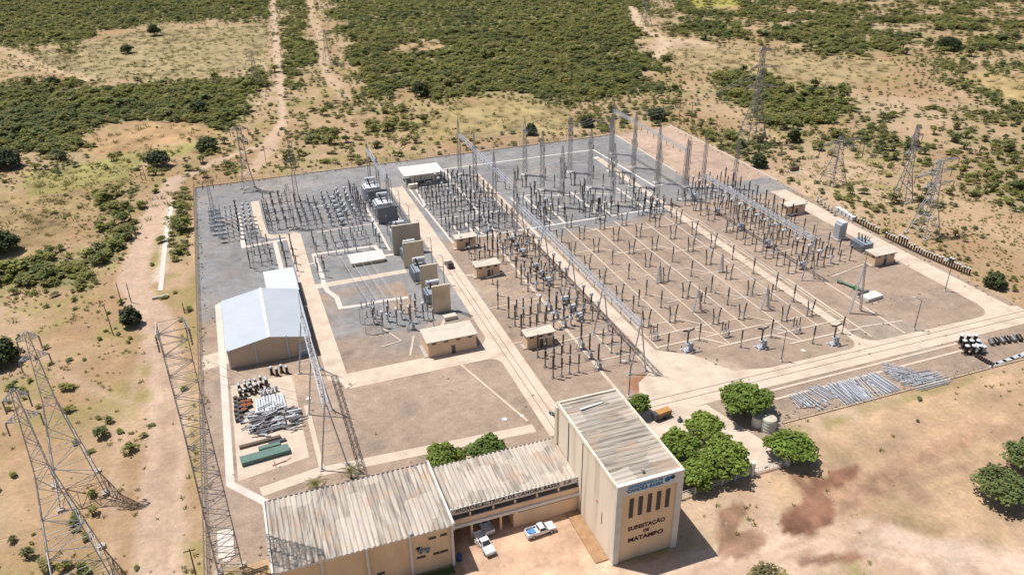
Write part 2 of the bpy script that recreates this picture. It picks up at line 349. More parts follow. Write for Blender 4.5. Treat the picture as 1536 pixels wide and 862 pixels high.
def soil_colour(x, y):
    px, py, w = project(x, y); n = fbm(x, y, 22, 5, 4); n2 = fbm(x, y, 5.5, 15, 3); n3 = fbm(x, y, 70, 25, 3)
    a, b, c = np.array((.43, .30, .187)), np.array((.35, .225, .130)), np.array((.485, .355, .25))
    t = np.clip((n - .35) * 3, 0, 1)[..., None]; col = a * (1 - t) + b * t
    t = np.clip((n3 - .5) * 4, 0, 1)[..., None] * .8; col = col * (1 - t) + c * t
    g = np.clip((n2 - .46) * 5, 0, 1) * np.clip((fbm(x, y, 34, 45, 3) - .38) * 5, 0, 1)       # dry tufts
    col = col * (1 - .75 * g[..., None]) + np.array((.285, .235, .095)) * (.75 * g[..., None])
    d, s = scrub(x, y)
    k = (np.clip(d * 1.2, 0, 1) * .9)[..., None]; col = col * (1 - k) + np.array((.215, .20, .095)) * k
    n4 = fbm(x, y, 1.9, 55, 2); qx = px + (n2 - .5) * 14 + (n4 - .5) * 10; qy = py + (n2 - .5) * 8 + (n4 - .5) * 7
    for poly, fc, amt in FIELD:
        e = (sstep(inside(qx, qy, poly), 3.0) * amt)[..., None]
        v = (1 + .6 * (n2 - .5) + .7 * (fbm(x, y, 9, 65, 2) - .5) + .5 * (fbm(x, y, 2.4, 66, 2) - .5))[..., None]
        col = col * (1 - e) + np.array(fc) * v * e
    for pts, hw, tc, amt in TRACK:
        e = (sstep(near(x, y, gp(pts)) + (n2 - .5) * 3 - hw, .9) * amt)[..., None]
        col = col * (1 - e) + np.array(tc) * (1 + .25 * (n2 - .5))[..., None] * e
    gx_ = px + (n4 - .5) * 9 + (fbm(x, y, 3.5, 57, 2) - .5) * 8; gy_ = py + (n4 - .5) * 5
    for poly, fc, amt in GULLY:
        e = (sstep(inside(gx_, gy_, poly), 2.2) * amt)[..., None]; v = (1 + 1.1 * (n4 - .5) + .7 * (n2 - .5))[..., None]
        col = col * (1 - e) + np.array(fc) * v * e
    return np.clip(col, .02, .9)

def sheet(name, X, Y, colour, m, z=0.0, keep=None, height=None):
    XX, YY = np.meshgrid(X, Y); nx, ny = len(X), len(Y)
    C = colour(XX, YY); Z = np.full(XX.shape, z) if height is None else height(XX, YY)
    V = np.stack([XX, YY, Z], -1).reshape(-1, 3); q = np.arange(nx * ny).reshape(ny, nx)
    Q = np.stack([q[:-1, :-1], q[:-1, 1:], q[1:, 1:], q[1:, :-1]], -1).reshape(-1, 4)
    if keep is not None:
        cx = (XX[:-1, :-1] + XX[1:, 1:]) / 2; cy = (YY[:-1, :-1] + YY[1:, 1:]) / 2; Q = Q[keep(cx, cy).reshape(-1)]
    me = bpy.data.meshes.new(name); me.vertices.add(len(V)); me.vertices.foreach_set('co', V.astype(np.float32).ravel())
    me.loops.add(Q.size); me.loops.foreach_set('vertex_index', Q.astype(np.int32).ravel())
    me.polygons.add(len(Q)); me.polygons.foreach_set('loop_start', np.arange(0, Q.size, 4, dtype=np.int32)); me.update(calc_edges=True)
    ca = me.color_attributes.new('soil', 'FLOAT_COLOR', 'POINT')
    ca.data.foreach_set('color', np.concatenate([C.reshape(-1, 3), np.ones((len(V), 1))], 1).astype(np.float32).ravel())
    me.materials.append(m); o = link(name, me); tag(o, kind='structure'); return o

def ground_h(x, y):
    out = inside(x, y, YARD); k = np.clip((out - 3) / 12, 0, 1)
    k = k * np.where((y < 118) & (x > -30) & (x < 110), 0, 1)
    return k * ((fbm(x, y, 9, 101, 3) - .5) * .5)
sheet('ground', gx, gy, soil_colour, M['soil'], height=ground_h)

# ------------------------------------------------------------------ gravel of the yard
def gravel_colour(x, y):
    n = fbm(x, y, 18, 201, 4); n2 = fbm(x, y, 4, 211, 3)
    grey = np.array((.25, .243, .242)); brown = np.array((.335, .252, .192)); pink = np.array((.44, .315, .24))
    yy = y + (n - .5) * 5
    lim = np.select([x < 8, x < 30, x < 55, x < 84, x < 134], [190 - 0 * x, 172 - 0 * x, 168 - 0 * x, 214 - 0 * x, 205 + (x - 84) * .06], 216 - (x - 134) * .1)
    t = np.clip((lim - yy) / 5 + .5, 0, 1)
    t = np.where((x < 20) & (y > 186), np.clip(t + .25 * (n > .58), 0, 1), t)
    t = np.where((x > 134) & (y < 212) & (x < 182), np.maximum(t, .9), t)
    t = np.where((x > 10) & (x < 38) & (y > 168) & (y < 194), np.clip((n - .42) * 5, 0, 1), t)
    t = np.where((x > 10) & (x < 48) & (y > 150) & (y <= 168), np.clip(.6 + (n - .42) * 3, 0, 1), t)
    t = np.where((x > 12) & (x < 50) & (y > 194) & (y < 212), np.clip((n - .55) * 4, 0, 1), t)
    c = grey * (1 - t[..., None]) + brown * t[..., None]
    pad = sstep(np.maximum.reduce([153.5 - x, 224 + (x - 153) * .1 - y + (n - .5) * 2]), .4) * (x > 150)
    c = c * (1 - pad[..., None]) + pink * pad[..., None]
    st = (np.clip((fbm(x, y, 8, 221, 3) - .6) * 6, 0, 1) * .22)[..., None]; c = c * (1 - st) + np.array((.43, .33, .25)) * st
    for (px, py, r, cc, a) in ((962, 577, 3.6, (.30, .135, .075), .9), (1060, 552, 4.5, (.50, .40, .31), .6), (1095, 555, 4, (.50, .40, .31), .4), (455, 590, 3.2, (.22, .17, .14), .6), (525, 520, 6, (.30, .22, .17), .5), (1345, 505, 9, (.36, .31, .25), .5), (420, 580, 5, (.50, .36, .25), .5), (470, 575, 6, (.44, .32, .24), .6)):
        gxx, gyy = G(px, py); e = (sstep(np.hypot(x - gxx, y - gyy) + (n2 - .5) * 3 - r, .7) * a)[..., None]; c = c * (1 - e) + np.array(cc) * e
    wear = sstep(np.abs(near(x, y, [(20, 126), (42, 128), (44, 144)]) - .8) + (n2 - .5) * .8 - .25, .3) * .35 + sstep(np.abs(near(x, y, [(58, 128), (74, 130), (92, 128), (125, 122)]) - .8) + (n2 - .5) * .8 - .25, .3) * .35 + sstep(np.abs(near(x, y, [(148, 146), (160, 140), (168, 128)]) - .8) + (n2 - .5) * .8 - .25, .3) * .35
    c = c * (1 - wear[..., None] * .5) + np.array((.47, .36, .28)) * wear[..., None] * .5
    oil = (np.clip((fbm(x, y, 5, 241, 3) - .66) * 9, 0, 1) * .28)[..., None]; c = c * (1 - oil) + np.array((.13, .105, .09)) * oil
    v = (1 + .34 * (n2 - .5) + .26 * (n - .5))[..., None]
    return np.clip(c * v, .02, .9)
sheet('yard_gravel', np.arange(-15.8, 182.9, 1.1), np.arange(92.2, 297, 1.1), gravel_colour, M['gravel'], z=.02, keep=lambda x, y: inside(x, y, YARD) < -.2)

# ------------------------------------------------------------------ roads, paths and kerbs (each sheet a little above the one below)
def flat(name, poly, z, m, thick=.0):
    b = MB()
    if thick: b.prism(poly, z - thick, z)
    else: b.add([(x, y, z) for x, y in poly], [tuple(range(len(poly)))])
    return tag(b.build(name, m), kind='structure')
def arc(cx, cy, r, a0, a1, n=7): return [(cx + r * math.cos(R(a0 + (a1 - a0) * k / n)), cy + r * math.sin(R(a0 + (a1 - a0) * k / n))) for k in range(n + 1)]
def strip_poly(pts, w):
    p = np.array(pts, float); n = len(p); L = []; Rr = []
    for i in range(n):
        d0 = p[i] - p[i - 1] if i else p[1] - p[0]; d1 = p[i + 1] - p[i] if i < n - 1 else d0
        d0 = d0 / np.linalg.norm(d0); d1 = d1 / np.linalg.norm(d1); t = d0 + d1
        t = t / (np.linalg.norm(t) + 1e-9); nn = np.array((-t[1], t[0])); c = max(.45, float(nn @ np.array((-d0[1], d0[0]))))
        L.append(p[i] + nn * w / 2 / c); Rr.append(p[i] - nn * w / 2 / c)
    return L, Rr
def strip(name, pts, w, z, m, thick=.0):
    L, Rr = strip_poly(pts, w); b = MB(); n = len(L)
    V = [(q[0], q[1], z) for q in L] + [(q[0], q[1], z) for q in Rr]; F = [(i, n + i, n + i + 1, i + 1) for i in range(n - 1)]
    if thick:
        V += [(q[0], q[1], z - thick) for q in L] + [(q[0], q[1], z - thick) for q in Rr]
        F += [(i, i + 1, 2 * n + i + 1, 2 * n + i) for i in range(n - 1)] + [(n + i + 1, n + i, 3 * n + i, 3 * n + i + 1) for i in range(n - 1)]
        F += [(0, 2 * n, 3 * n, n), (n - 1, 2 * n - 1, 4 * n - 1, 3 * n - 1)]
    return tag(b.add(V, F).build(name, m), kind='structure')

# wide road past the transformers with two rails, crossroad, road along the shed
flat('transformer_road', [(49.6, 116)] + [(49.6, 121.5)] + [(49.6, 145)] + arc(46.6, 144.2, 3.0, 0, 90) + [(14.6, 146.9)] + arc(17.6, 149, 0.1, 200, 210, 1) + [(14.0, 147.2), (13.6, 150), (10.9, 152), (10.5, 236)]
     + [(11.6, 239), (13.4, 239.2)] + arc(12.2, 236.2, 2.9, 70, 0, 5) + [(14.6, 200.0), (40, 200.2), (40, 197.9), (14.9, 197.2), (15.3, 153.0), (44.5, 153.2)] + arc(45.4, 157.4, 4.1, 270, 360) + [(49.6, 190), (49.8, 214), (49.9, 266.5), (54.7, 266.5), (54.8, 214), (54.9, 127), (56, 120.4), (56, 116)], .06, M['road'], .05)
for x in (51.25, 52.75):
    strip('rail', [(x, 111), (x, 197)], .13, .10, M['rail'], .05)
strip('rail', [(58, 119.35), (182, 119.4)], .12, .10, M['rail'], .05); strip('rail', [(58, 117.3), (182, 117.3)], .12, .10, M['rail'], .05)
flat('front_road', [(58.2, 113.2), (64, 113.6), (97, 114.6), (181.8, 114.7), (181.8, 121.8), (180, 122.5), (179.6, 213.0), (173.4, 213.4), (173.2, 126)] + arc(168.0, 126, 5, 0, -90) + [(141, 121.2)] + arc(138, 126.2, 5, 270, 180, 5)[1:] + [(133.6, 131), (131.6, 131)] + arc(127.2, 124.6, 4, 0, -90, 5) + [(105, 120.9), (97, 122.8), (92.2, 131.6), (85.2, 136.6), (79.6, 136.5), (79.4, 129), (75, 126.2), (72.5, 121)] + [(66, 120.8), (58.2, 120.6)], .055, M['road'], .045)
strip('gantry_road', [(83.4, 136), (83.3, 166), (83, 215), (82.9, 269)], 3.2, .05, M['road'], .04)
strip('service_road', [(132.9, 130.6), (132.7, 160), (133, 215), (133.4, 268)], 2.6, .05, M['road'], .04)
flat('driveway', [(60, 113.4), (60, 106.5), (72, 104), (79.5, 92.4), (88.6, 92.2), (88.8, 98), (84.5, 113.9), (80, 114.3)], .045, M['road'])
strip('side_path', [(3.6, 271.2), (3.6, 252), (4.0, 243), (4.6, 239.6), (6.6, 237.6), (10.8, 237.2)], 2.7, .045, M['cream_path'])
strip('wall_path', [(-10.9, 198), (-10.9, 160), (-11.2, 124.2), (-5.0, 116.4)], 1.5, .05, M['path'], .04)
flat('shed_apron', [(-15.4, 172.5), (-9.2, 173.8), (-9.2, 167.2), (-15.4, 166)], .042, M['cream_path'])
strip('wall_path', [(-10.9, 198), (-8.8, 198.4)], 1.0, .052, M['path'])
strip('narrow_path', [(-2.6, 262), (-2.3, 233), (10.6, 234.2)], 1.4, .044, M['path'])
strip('narrow_path', [(6.9, 233.2), (6.9, 206)], 1.3, .046, M['path'])
strip('lower_path', [(-6, 120.0), (4.5, 121.8), (47.6, 119.6)], 2.6, .043, M['cream_path'])
flat('storage_slab', [(-9.8, 124.5), (3.5, 126.8), (3.6, 157), (-9.6, 157.5)], .04, M['cream_path'])
strip('drain_channel', [G(259, 300), G(250, 350), G(246, 385), G(241, 436)], 1.3, .12, M['path'], .2)
# white and cream covers of the cable trenches
TR = [  # (plan points, width, material)
    ([G(471, 381), G(476, 398), G(484, 415), G(486, 428), G(492, 437), G(505, 446), G(511, 462), G(540, 458), G(575, 451), G(612, 446)], 1.3, 'path'),
    ([G(469, 382), G(520, 375), G(562, 369), G(574, 384), G(596, 381)], 1.2, 'path'),
    ([G(474, 432), G(488, 428)], .8, 'path'), ([G(462, 397), G(474, 394)], .7, 'path'),
    ([(73.4, 278.7), (136.4, 278.7), (138.6, 233.2), (144.5, 233.6)], .75, 'kerb'),
    ([(58.5, 214.1), (131, 214.0)], .8, 'kerb'),
    ([(133.2, 270.4), (133.2, 268)], 2.4, 'path'),
    ([(73.6, 277.5), (72.6, 243), (71.9, 218)], 1.0, 'path'), ([(58.6, 262), (57.6, 246), (56.6, 244.2), (56.4, 262.5)], .8, 'path'),
    ([(57.0, 243), (57.8, 212)], .7, 'path'), ([(61.5, 225), (61.7, 214.5)], .7, 'path'), ([(65.8, 226), (66, 214.4)], .9, 'path'), ([(68.2, 222), (68.2, 215)], .8, 'path'),
    ([(58, 246.5), (73, 246.8)], .4, 'kerb'), ([(58.3, 262.8), (73.6, 262.5)], .4, 'kerb'), ([(58.4, 232), (80, 231.6)], .4, 'kerb'), ([(72.6, 219), (69.5, 200), (69.2, 122)], .8, 'cream_path'),
    ([(20, 236), (46, 236.3), (46, 222)], .6, 'path'), ([(46, 262), (46.4, 236)], .6, 'path'), ([(20.6, 258), (33, 258.2)], .5, 'kerb'),
    ([(38.6, 252), (38.6, 214)], .7, 'path'), ([(43.6, 170), (39.4, 163), (37.6, 160)], .7, 'cream_path'),
    ([(30.5, 155.2), (33.4, 163.5)], .5, 'cream_path'), ([(25, 161.5), (30, 162.4), (27, 170)], .4, 'cream_path'),
    ([(40.4, 147.4), (47.2, 122)], .55, 'cream_path'), ([(5.2, 144), (5.4, 122)], 1.0, 'cream_path'),
    ([(136.9, 156), (136.6, 128), (149, 126.6)], .5, 'cream_path'), ([(145.2, 152), (145.0, 121.5)], .6, 'cream_path'),
    ([(138.4, 170.8), (150, 171)], .4, 'cream_path'), ([(139, 191), (146, 191.2)], .4, 'cream_path'), ([(135.6, 213), (135.6, 130)], .4, 'cream_path'),
    ([(149, 152.5), (163, 155.5)], .5, 'cream_path'), ([(98, 113.2), (154, 113.5), (155, 110.8), (99, 110.3)], .7, 'cream_path'),
    ([(55, 169.8), (70, 170.2)], .4, 'cream_path'), ([(55, 151.6), (57, 151.2)], .4, 'cream_path'), ([(55, 190.2), (57.2, 189)], .9, 'cream_path'), ([(57, 186), (69, 187.2)], .4, 'cream_path'),
    ([(64, 148), (79, 148.5)], .5, 'cream_path'), ([(71.6, 137.4), (79, 137.3)], .5, 'cream_path'), ([(75, 149), (75.3, 138)], .4, 'cream_path')]
for b in range(3):      # three bays of the brown yard step five metres per bay
    s = 16.8 * b; o = -4.95 * b
    for y, w in ((210.5, .45), (192.3, .45), (176.6, .35), (161, .35), (147.2, .4), (142.4, .5), (137.5, .6)):
        TR.append(([(85.6 + s - (3 if b else 0), y + o), (98.0 + s, y + o), (102.4 + s, y + o - (4.95 if b < 2 else .4))], w, 'cream_path'))
    for x, y0, y1 in ((94.2, 214, 142), (102.8, 209, 133), (86.0, 209, 137)):
        TR.append(([(x + s, y0 + o * .5 - 2), (x + s, y1 + o)], .42, 'cream_path'))
    for x, y0, y1 in ((91.8, 240.5, 214.6), (95.7, 228, 214.6), (87, 240.5, 236)):
        TR.append(([(x + s, y0 + o * .4), (x + s, y1)], .8, 'path'))
    TR.append(([(86.5 + s, 241.4 + o), (95 + s, 241.3 + o), (103.2 + s, 237 + o)], .5, 'kerb'))
for i, (pts, w, mm) in enumerate(TR):
    strip('cable_trench_cover', pts, w, .075 + .0041 * (i % 13), M[mm], .05 if mm == 'path' else .03)
# ================================================================== buildings
def text_mesh(name, s, size, m, loc, parent, rx=90, rz=0, align='CENTER', sx=1.0, depth=.03, bold=0.012, gap=1.0):
    cu = bpy.data.curves.new(name, 'FONT'); cu.body = s; cu.size = size; cu.align_x = align; cu.align_y = 'CENTER'; cu.extrude = depth; cu.offset = bold; cu.space_character = gap
    tmp = bpy.data.objects.new(name, cu); COL.objects.link(tmp)
    dg = bpy.context.evaluated_depsgraph_get(); me = bpy.data.meshes.new_from_object(tmp.evaluated_get(dg))
    bpy.data.objects.remove(tmp); bpy.data.curves.remove(cu); me.materials.clear(); me.materials.append(m)
    o = link(name, me, parent); o.location = loc; o.rotation_euler = (R(rx), 0, R(rz)); o.scale = (sx, 1, 1); return o

def roof_mat(name, base, along_y, seed):
    """old fibre-cement corrugated sheeting: each sheet its own shade, streaks and lichen along the ribs"""
    m = bpy.data.materials.new(name); m.use_nodes = True; t = m.node_tree; N = t.nodes; L = t.links; b = N['Principled BSDF']; b.inputs['Roughness'].default_value = .9
    co = N.new('ShaderNodeTexCoord'); cur = None
    def noise(scale, vec, lo, hi, a, c, det=4):
        mp = N.new('ShaderNodeMapping'); mp.inputs['Scale'].default_value = vec; mp.inputs['Location'].default_value = (seed, seed * 2, 0); L.new(co.outputs['Object'], mp.inputs[0])
        n = N.new('ShaderNodeTexNoise'); n.inputs['Scale'].default_value = scale; n.inputs['Detail'].default_value = det; L.new(mp.outputs[0], n.inputs[0])
        r = N.new('ShaderNodeMapRange'); r.inputs[1].default_value = lo; r.inputs[2].default_value = hi; r.inputs[3].default_value = a; r.inputs[4].default_value = c; L.new(n.outputs[0], r.inputs[0]); return r.outputs[0]
    st = (2.2, .18, 1) if along_y else (.18, 2.2, 1)
    def mix(fac, c0, c1):
        x = N.new('ShaderNodeMix'); x.data_type = 'RGBA'; L.new(fac, x.inputs[0])
        for i, c in ((6, c0), (7, c1)):
            if isinstance(c, tuple): x.inputs[i].default_value = (*c, 1)
            else: L.new(c, x.inputs[i])
        return x.outputs[2]
    c = mix(noise(.5, st, .35, .65, 0, 1), base, tuple(v * .58 for v in base))
    c = mix(noise(1.1, st, .47, .68, 0, .85), c, (.17, .135, .11))
    c = mix(noise(.35, (1, 1, 1), .5, .62, 0, .45), c, (.46, .31, .21))
    # single sheets replaced with brighter ones
    vo = N.new('ShaderNodeTexVoronoi'); vo.distance = 'CHEBYCHEV'; vo.inputs['Scale'].default_value = .36; vo.inputs['Randomness'].default_value = .5
    mp = N.new('ShaderNodeMapping'); mp.inputs['Scale'].default_value = (1, .5, 1) if along_y else (.5, 1, 1); L.new(co.outputs['Object'], mp.inputs[0]); L.new(mp.outputs[0], vo.inputs[0])
    sp = N.new('ShaderNodeSeparateColor'); L.new(vo.outputs['Color'], sp.inputs[0])
    r = N.new('ShaderNodeMapRange'); r.inputs[1].default_value = .72; r.inputs[2].default_value = .74; r.inputs[3].default_value = 0; r.inputs[4].default_value = .45; L.new(sp.outputs[0], r.inputs[0])
    c = mix(r.outputs[0], c, (.62, .55, .47))
    L.new(c, b.inputs['Base Color']); return m
M['roof_a'] = roof_mat('old_sheeting_long', (.54, .475, .40), True, 3)
M['roof_b'] = roof_mat('old_sheeting_mid', (.56, .49, .41), True, 8)
M['roof_c'] = roof_mat('old_sheeting_tall', (.47, .415, .345), False, 5)

def corrugated(x0, x1, y0, y1, zf, along_y, pitch, amp, per=6):
    """ribbed sheeting; zf(x, y) is the height of the plane"""
    b = MB(); V = []; F = []
    lo, hi = (x0, x1) if along_y else (y0, y1); n = int(round((hi - lo) / pitch)) * per + 1
    us = np.linspace(lo, hi, n); prof = [0, .15, .85, 1, .85, .15]
    vs = np.linspace(*((y0, y1) if along_y else (x0, x1)), 5)
    for i, u in enumerate(us):
        for v in vs:
            x, y = (u, v) if along_y else (v, u); V.append((x, y, zf(x, y) + amp * prof[i % per]))
    k = len(vs)
    for i in range(n - 1):
        for j in range(k - 1):
            q = (i * k + j, (i + 1) * k + j, (i + 1) * k + j + 1, i * k + j + 1); F.append(q if along_y else q[::-1])
    return b.add(V, F)

# ---- tall office block
T = empty('office_block', (46.3, 82, 0), 'tall cream and tan office block with SUBESTACAO DE MATAMBO lettering', 'building')
def at(b, name, m, root=T): o = b.build(name, m, root); o.location = (-root.location.x, -root.location.y, 0); return o
h = 16.5
b = MB(); b.bx(46.3, 58.0, 82.35, 105.4, 0, h - .7); at(b, 'wall', M['cream_wall'])
b = MB(); b.bx(47.25, 57.05, 82.0, 82.4, .0, 14.3); at(b, 'front_panel', M['tan_wall'])['label'] = 'tan painted front panel with five slit windows'
b = MB(); b.bx(46.25, 47.3, 81.65, 82.38, 0, h); b.bx(57.0, 58.05, 81.65, 82.38, 0, h); b.bx(47.3, 57.0, 81.66, 82.36, 14.25, h); at(b, 'white_surround', M['white_wall'])
b = MB(); b.bx(46.2, 46.55, 82.38, 105.45, h - .72, h + .02); b.bx(57.75, 58.1, 82.38, 105.45, h - .72, h + .02); b.bx(46.55, 57.75, 105.15, 105.5, h - .9, h - .1); at(b, 'parapet', M['cream_wall'])
at(corrugated(46.55, 57.75, 82.36, 105.15, lambda x, y: h - .45 + .0 * x, False, 1.14, .17), 'roof', M['roof_c'])
for i in range(5):
    x = 48.75 + i * 1.62
    b = MB(); b.bx(x, x + .72, 81.9, 82.02, 9.3 - .15 * (i == 0), 13.1); w = at(b, 'window', M['dark_glass'])
    b = MB()
    for k in range(7): b.bx(x + .02, x + .70, 81.86, 81.895, 9.42 + k * .54, 9.50 + k * .54)
    b.bx(x + .33, x + .39, 81.862, 81.897, 9.3, 13.1); f = b.build('glazing_bar', M['louvre'], w)
b = MB(); b.bx(48.2, 56.4, 81.6, 81.68, 14.75, 16.2); bn = at(b, 'banner', M['pale_blue'])
def txt(name, s, size, m, x, y, z, root, par=None, **k):
    o = text_mesh(name, s, size, m, (x - root.location.x, y - root.location.y, z), root, **k); return o
txt('lettering', 'HIDROELÉCTRICA DE', .62, M['blue_paint'], 51.1, 81.585, 15.88, T, sx=1.0)
txt('lettering', 'CAHORA BASSA', .86, M['blue_paint'], 51.1, 81.585, 15.15, T, sx=1.0, bold=.03)
b = MB(); b.cyl((55.0, 81.56, 15.55), (55.0, 81.62, 15.55), .5, n=12); at(b, 'emblem', M['blue_paint']); b = MB().cyl((55.5, 81.55, 15.7), (55.5, 81.60, 15.7), .3, n=10); at(b, 'emblem', M['blue_paint'])
b = MB(); b.cyl((55.95, 81.55, 15.75), (55.95, 81.61, 15.75), .38, n=10); at(b, 'emblem', M['red_paint'])
txt('lettering', 'SUBESTAÇÃO', 1.12, M['red_paint'], 52.2, 81.985, 6.7, T, bold=.04, sx=.98)
txt('lettering', 'DE', .85, M['red_paint'], 52.2, 81.985, 5.5, T, bold=.03)
txt('lettering', 'MATAMBO', 1.18, M['red_paint'], 52.2, 81.985, 4.2, T, bold=.05, sx=1.12)
b = MB(); b.cyl((46.25, 94.2, .2), (46.25, 94.2, 15.9), .06, n=5); b.bx(46.2, 46.3, 99.9, 100.1, 0, 15.7); at(b, 'downpipe', M['dark_steel'])
b = MB(); b.bx(46.18, 46.3, 88.0, 88.45, 8.2, 8.3); at(b, 'wall_bracket', M['rust']); b = MB().bx(46.2, 46.3, 86.2, 86.26, 5.0, 7.4); at(b, 'wall_stain', M['rust'])
b = MB(); b.bx(51.6, 51.95, 83.6, 84.0, h - .3, h + .35); at(b, 'roof_vent', M['concrete'])
b = MB(); b.box(51.6, 102.3, h - .12, 4.6, .38, .06, .12); at(b, 'ridge_flashing', M['kerb'])
b = MB(); b.bx(46.0, 46.4, 104.6, 105.6, 0, h - .75); at(b, 'corner_pilaster', M['cream_wall']); b = MB().bx(57.9, 58.2, 104.7, 105.6, 0, h - .75); at(b, 'corner_pilaster', M['cream_wall'])
b = MB(); b.bx(43.9, 46.2, 83, 95.0, .0, .22); tag(b.build('planter_bed', mat('planter_earth', (.36, .22, .12), .95, .25, 1)), 'long brown earth bed along the cream side wall of the office block', 'planter')

# ---- long workshop block, front corner at the courtyard
W = empty('workshop_block', (-5.2, 91.2, 0), 'long low tan block with ribbed roof and white pilasters', 'building')
def aw(b, n, m): return at(b, n, m, W)
b = MB(); b.bx(-5.0, 22.2, 91.25, 106.3, 0, 8.35); aw(b, 'wall', M['tan_wall'])
zr = lambda x, y: 8.72 + (y - 91) * .008
aw(corrugated(-5.15, 22.3, 90.75, 106.7, zr, True, .86, .20), 'roof', M['roof_a'])
b = MB(); b.bx(-5.45, -5.15, 90.7, 106.75, 7.7, 9.15); b.bx(22.3, 22.65, 90.75, 106.9, 7.7, 9.2); b.bx(-5.15, 22.3, 90.9, 91.2, 8.35, 8.72); aw(b, 'gable_trim', M['white_wall'])
b = MB(); b.bx(-5.1, 22.3, 106.62, 106.78, 8.45, 9.0); aw(b, 'gutter', M['dark_steel'])
for x in (-5.1, 1.7, 8.6, 15.4, 22.2):
    b = MB(); b.bx(x - .22, x + .22, 90.82, 91.22, 0, 8.72); aw(b, 'pilaster', M['white_wall'])
for x0, x1, z in ((16.3, 17.7, 3.3), (19.0, 20.0, 3.2), (20.15, 21.4, 3.2), (18.4, 19.6, 6.7), (20.3, 21.4, 6.75), (16.3, 17.2, 5.3), (9.8, 11.0, 2.2), (2.9, 4.1, 2.2)):
    b = MB(); b.bx(x0, x1, 91.18, 91.3, z, z + .42); w = aw(b, 'window', M['dark_glass'])
    b = MB(); b.bx(x0 - .06, x1 + .06, 91.12, 91.25, z - .09, z - .0); b.build('sill', M['tan_wall'], w)
for x, z in ((16.9, 4.7), (18.0, 4.5)):
    b = MB(); b.bx(x - .45, x + .45, 90.7, 91.2, z, z + .55); u = aw(b, 'air_conditioner', M['grey_paint']); b = MB(); b.cyl((x, 90.69, z + .28), (x, 90.66, z + .28), .22, n=10); b.build('fan_grille', M['dark_steel'], u)
    b = MB(); b.cyl((x + .1, 91.1, z + .5), (x + .1, 91.1, z + 2.0), .05, n=5); aw(b, 'pipe', M['white_wall'])
b = MB(); b.lathe([(.35, 0), (.38, .1), (.3, .35), (.1, .42)], 10, (15.7, 91.1, 8.9)); aw(b, 'roof_vent', M['grey_paint'])
tag(MB().bx(16.0, 22.0, 89.3, 90.75, 0, .14).build('lawn', mat('lawn_grass', (.06, .09, .03), .95, .35, 5)), kind='structure')

# ---- middle wing with verandah and carport
V_ = empty('verandah_wing', (22.7, 95, 0), 'middle wing with verandah, carport and long black lettering under its roof', 'building')
def av(b, n, m): return at(b, n, m, V_)
zm = lambda x, y: 7.15 + (y - 96) * .045
av(corrugated(22.65, 46.2, 95.9, 106.5, zm, True, .80, .19), 'roof', M['roof_b'])
b = MB(); b.bx(22.7, 46.25, 95.75, 96.0, 5.9, 7.2); av(b, 'fascia', M['white_wall'])
b = MB(); b.bx(22.65, 46.2, 106.4, 106.55, 7.2, 7.75); av(b, 'gutter', M['dark_steel'])
b = MB(); b.bx(22.8, 46.2, 98.6, 106.2, 0, 7.2); av(b, 'wall', M['tan_wall'])
b = MB(); b.bx(22.7, 46.25, 94.95, 98.6, 3.62, 4.15); av(b, 'balcony_slab', M['white_wall'])
b = MB(); b.bx(22.7, 46.25, 95.25, 95.45, 4.15, 5.2); av(b, 'parapet', M['tan_wall'])
b = MB(); b.bx(34.2, 46.25, 95.3, 98.6, 0, 3.62); av(b, 'ground_floor_wall', M['tan_wall'])
b = MB(); b.bx(34.9, 45.8, 95.22, 95.32, 3.2, 3.55); av(b, 'transom_window', M['louvre'])
for x in (26.6, 30.7, 34.6, 38.6, 42.6):
    b = MB(); b.bx(x - .16, x + .16, 95.5, 95.82, 4.15, 5.95); av(b, 'column', M['tan_wall'])
for x in (23.2, 26.8, 32.0):
    b = MB(); b.bx(x - .2, x + .2, 95.6, 96.0, 0, 3.62); av(b, 'column', M['tan_wall'])
for x in (24.6, 28.6, 32.6, 36.6, 40.6, 44.2):
    b = MB(); b.bx(x - 1.2, x + 1.2, 98.52, 98.64, 4.9, 6.5); av(b, 'window', M['dark_glass'])
txt('lettering', 'HIDROELECTRICA DE CAHORA BASSA  S.A', 1.02, M['black_paint'], 34.6, 95.72, 6.62, V_, bold=.012, sx=.98, gap=1.1)

# ---- shed with pale blue sheeting
S = empty('storage_shed', (-9.2, 164.2, 0), 'large gabled shed with pale blue sheet roof and tan gable wall', 'building')
def as_(b, n, m): return at(b, n, m, S)
b = MB(); P = [(-9.2, 0), (8.9, 0), (8.9, 4.9), (0.2, 6.6), (-9.2, 4.9)]
n = len(P); b.add([(x, 164.5, z) for x, z in P] + [(x, 189.4, z) for x, z in P], [tuple(range(n)), tuple(range(2 * n - 1, n - 1, -1))] + [(k, n + k, n + (k + 1) % n, (k + 1) % n) for k in range(n)]); as_(b, 'wall', M['shed_wall'])
for x0, x1, z0, z1, nm in ((-9.6, .2, 4.92, 6.78, 'roof'), (.2, 9.4, 6.78, 4.9, 'roof')):
    b = MB(); NN = 41
    V = []; F = []
    for i in range(NN):
        y = 164.1 + (189.7 - 164.1) * i / (NN - 1); dz = .03 * (i % 2)
        V += [(x0, y, z0 + dz), (x1, y, z1 + dz)]
    F = [(2 * i, 2 * i + 1, 2 * i + 3, 2 * i + 2) for i in range(NN - 1)]
    V += [(x0, 164.1, z0 - .12), (x1, 164.1, z1 - .12), (x0, 189.7, z0 - .12), (x1, 189.7, z1 - .12)]
    F += [(2 * NN, 2 * NN + 2, 2 * NN + 3, 2 * NN + 1), (0, 2 * NN, 2 * NN + 1, 1)]
    as_(b.add(V, F), nm, M['shed_roof'])
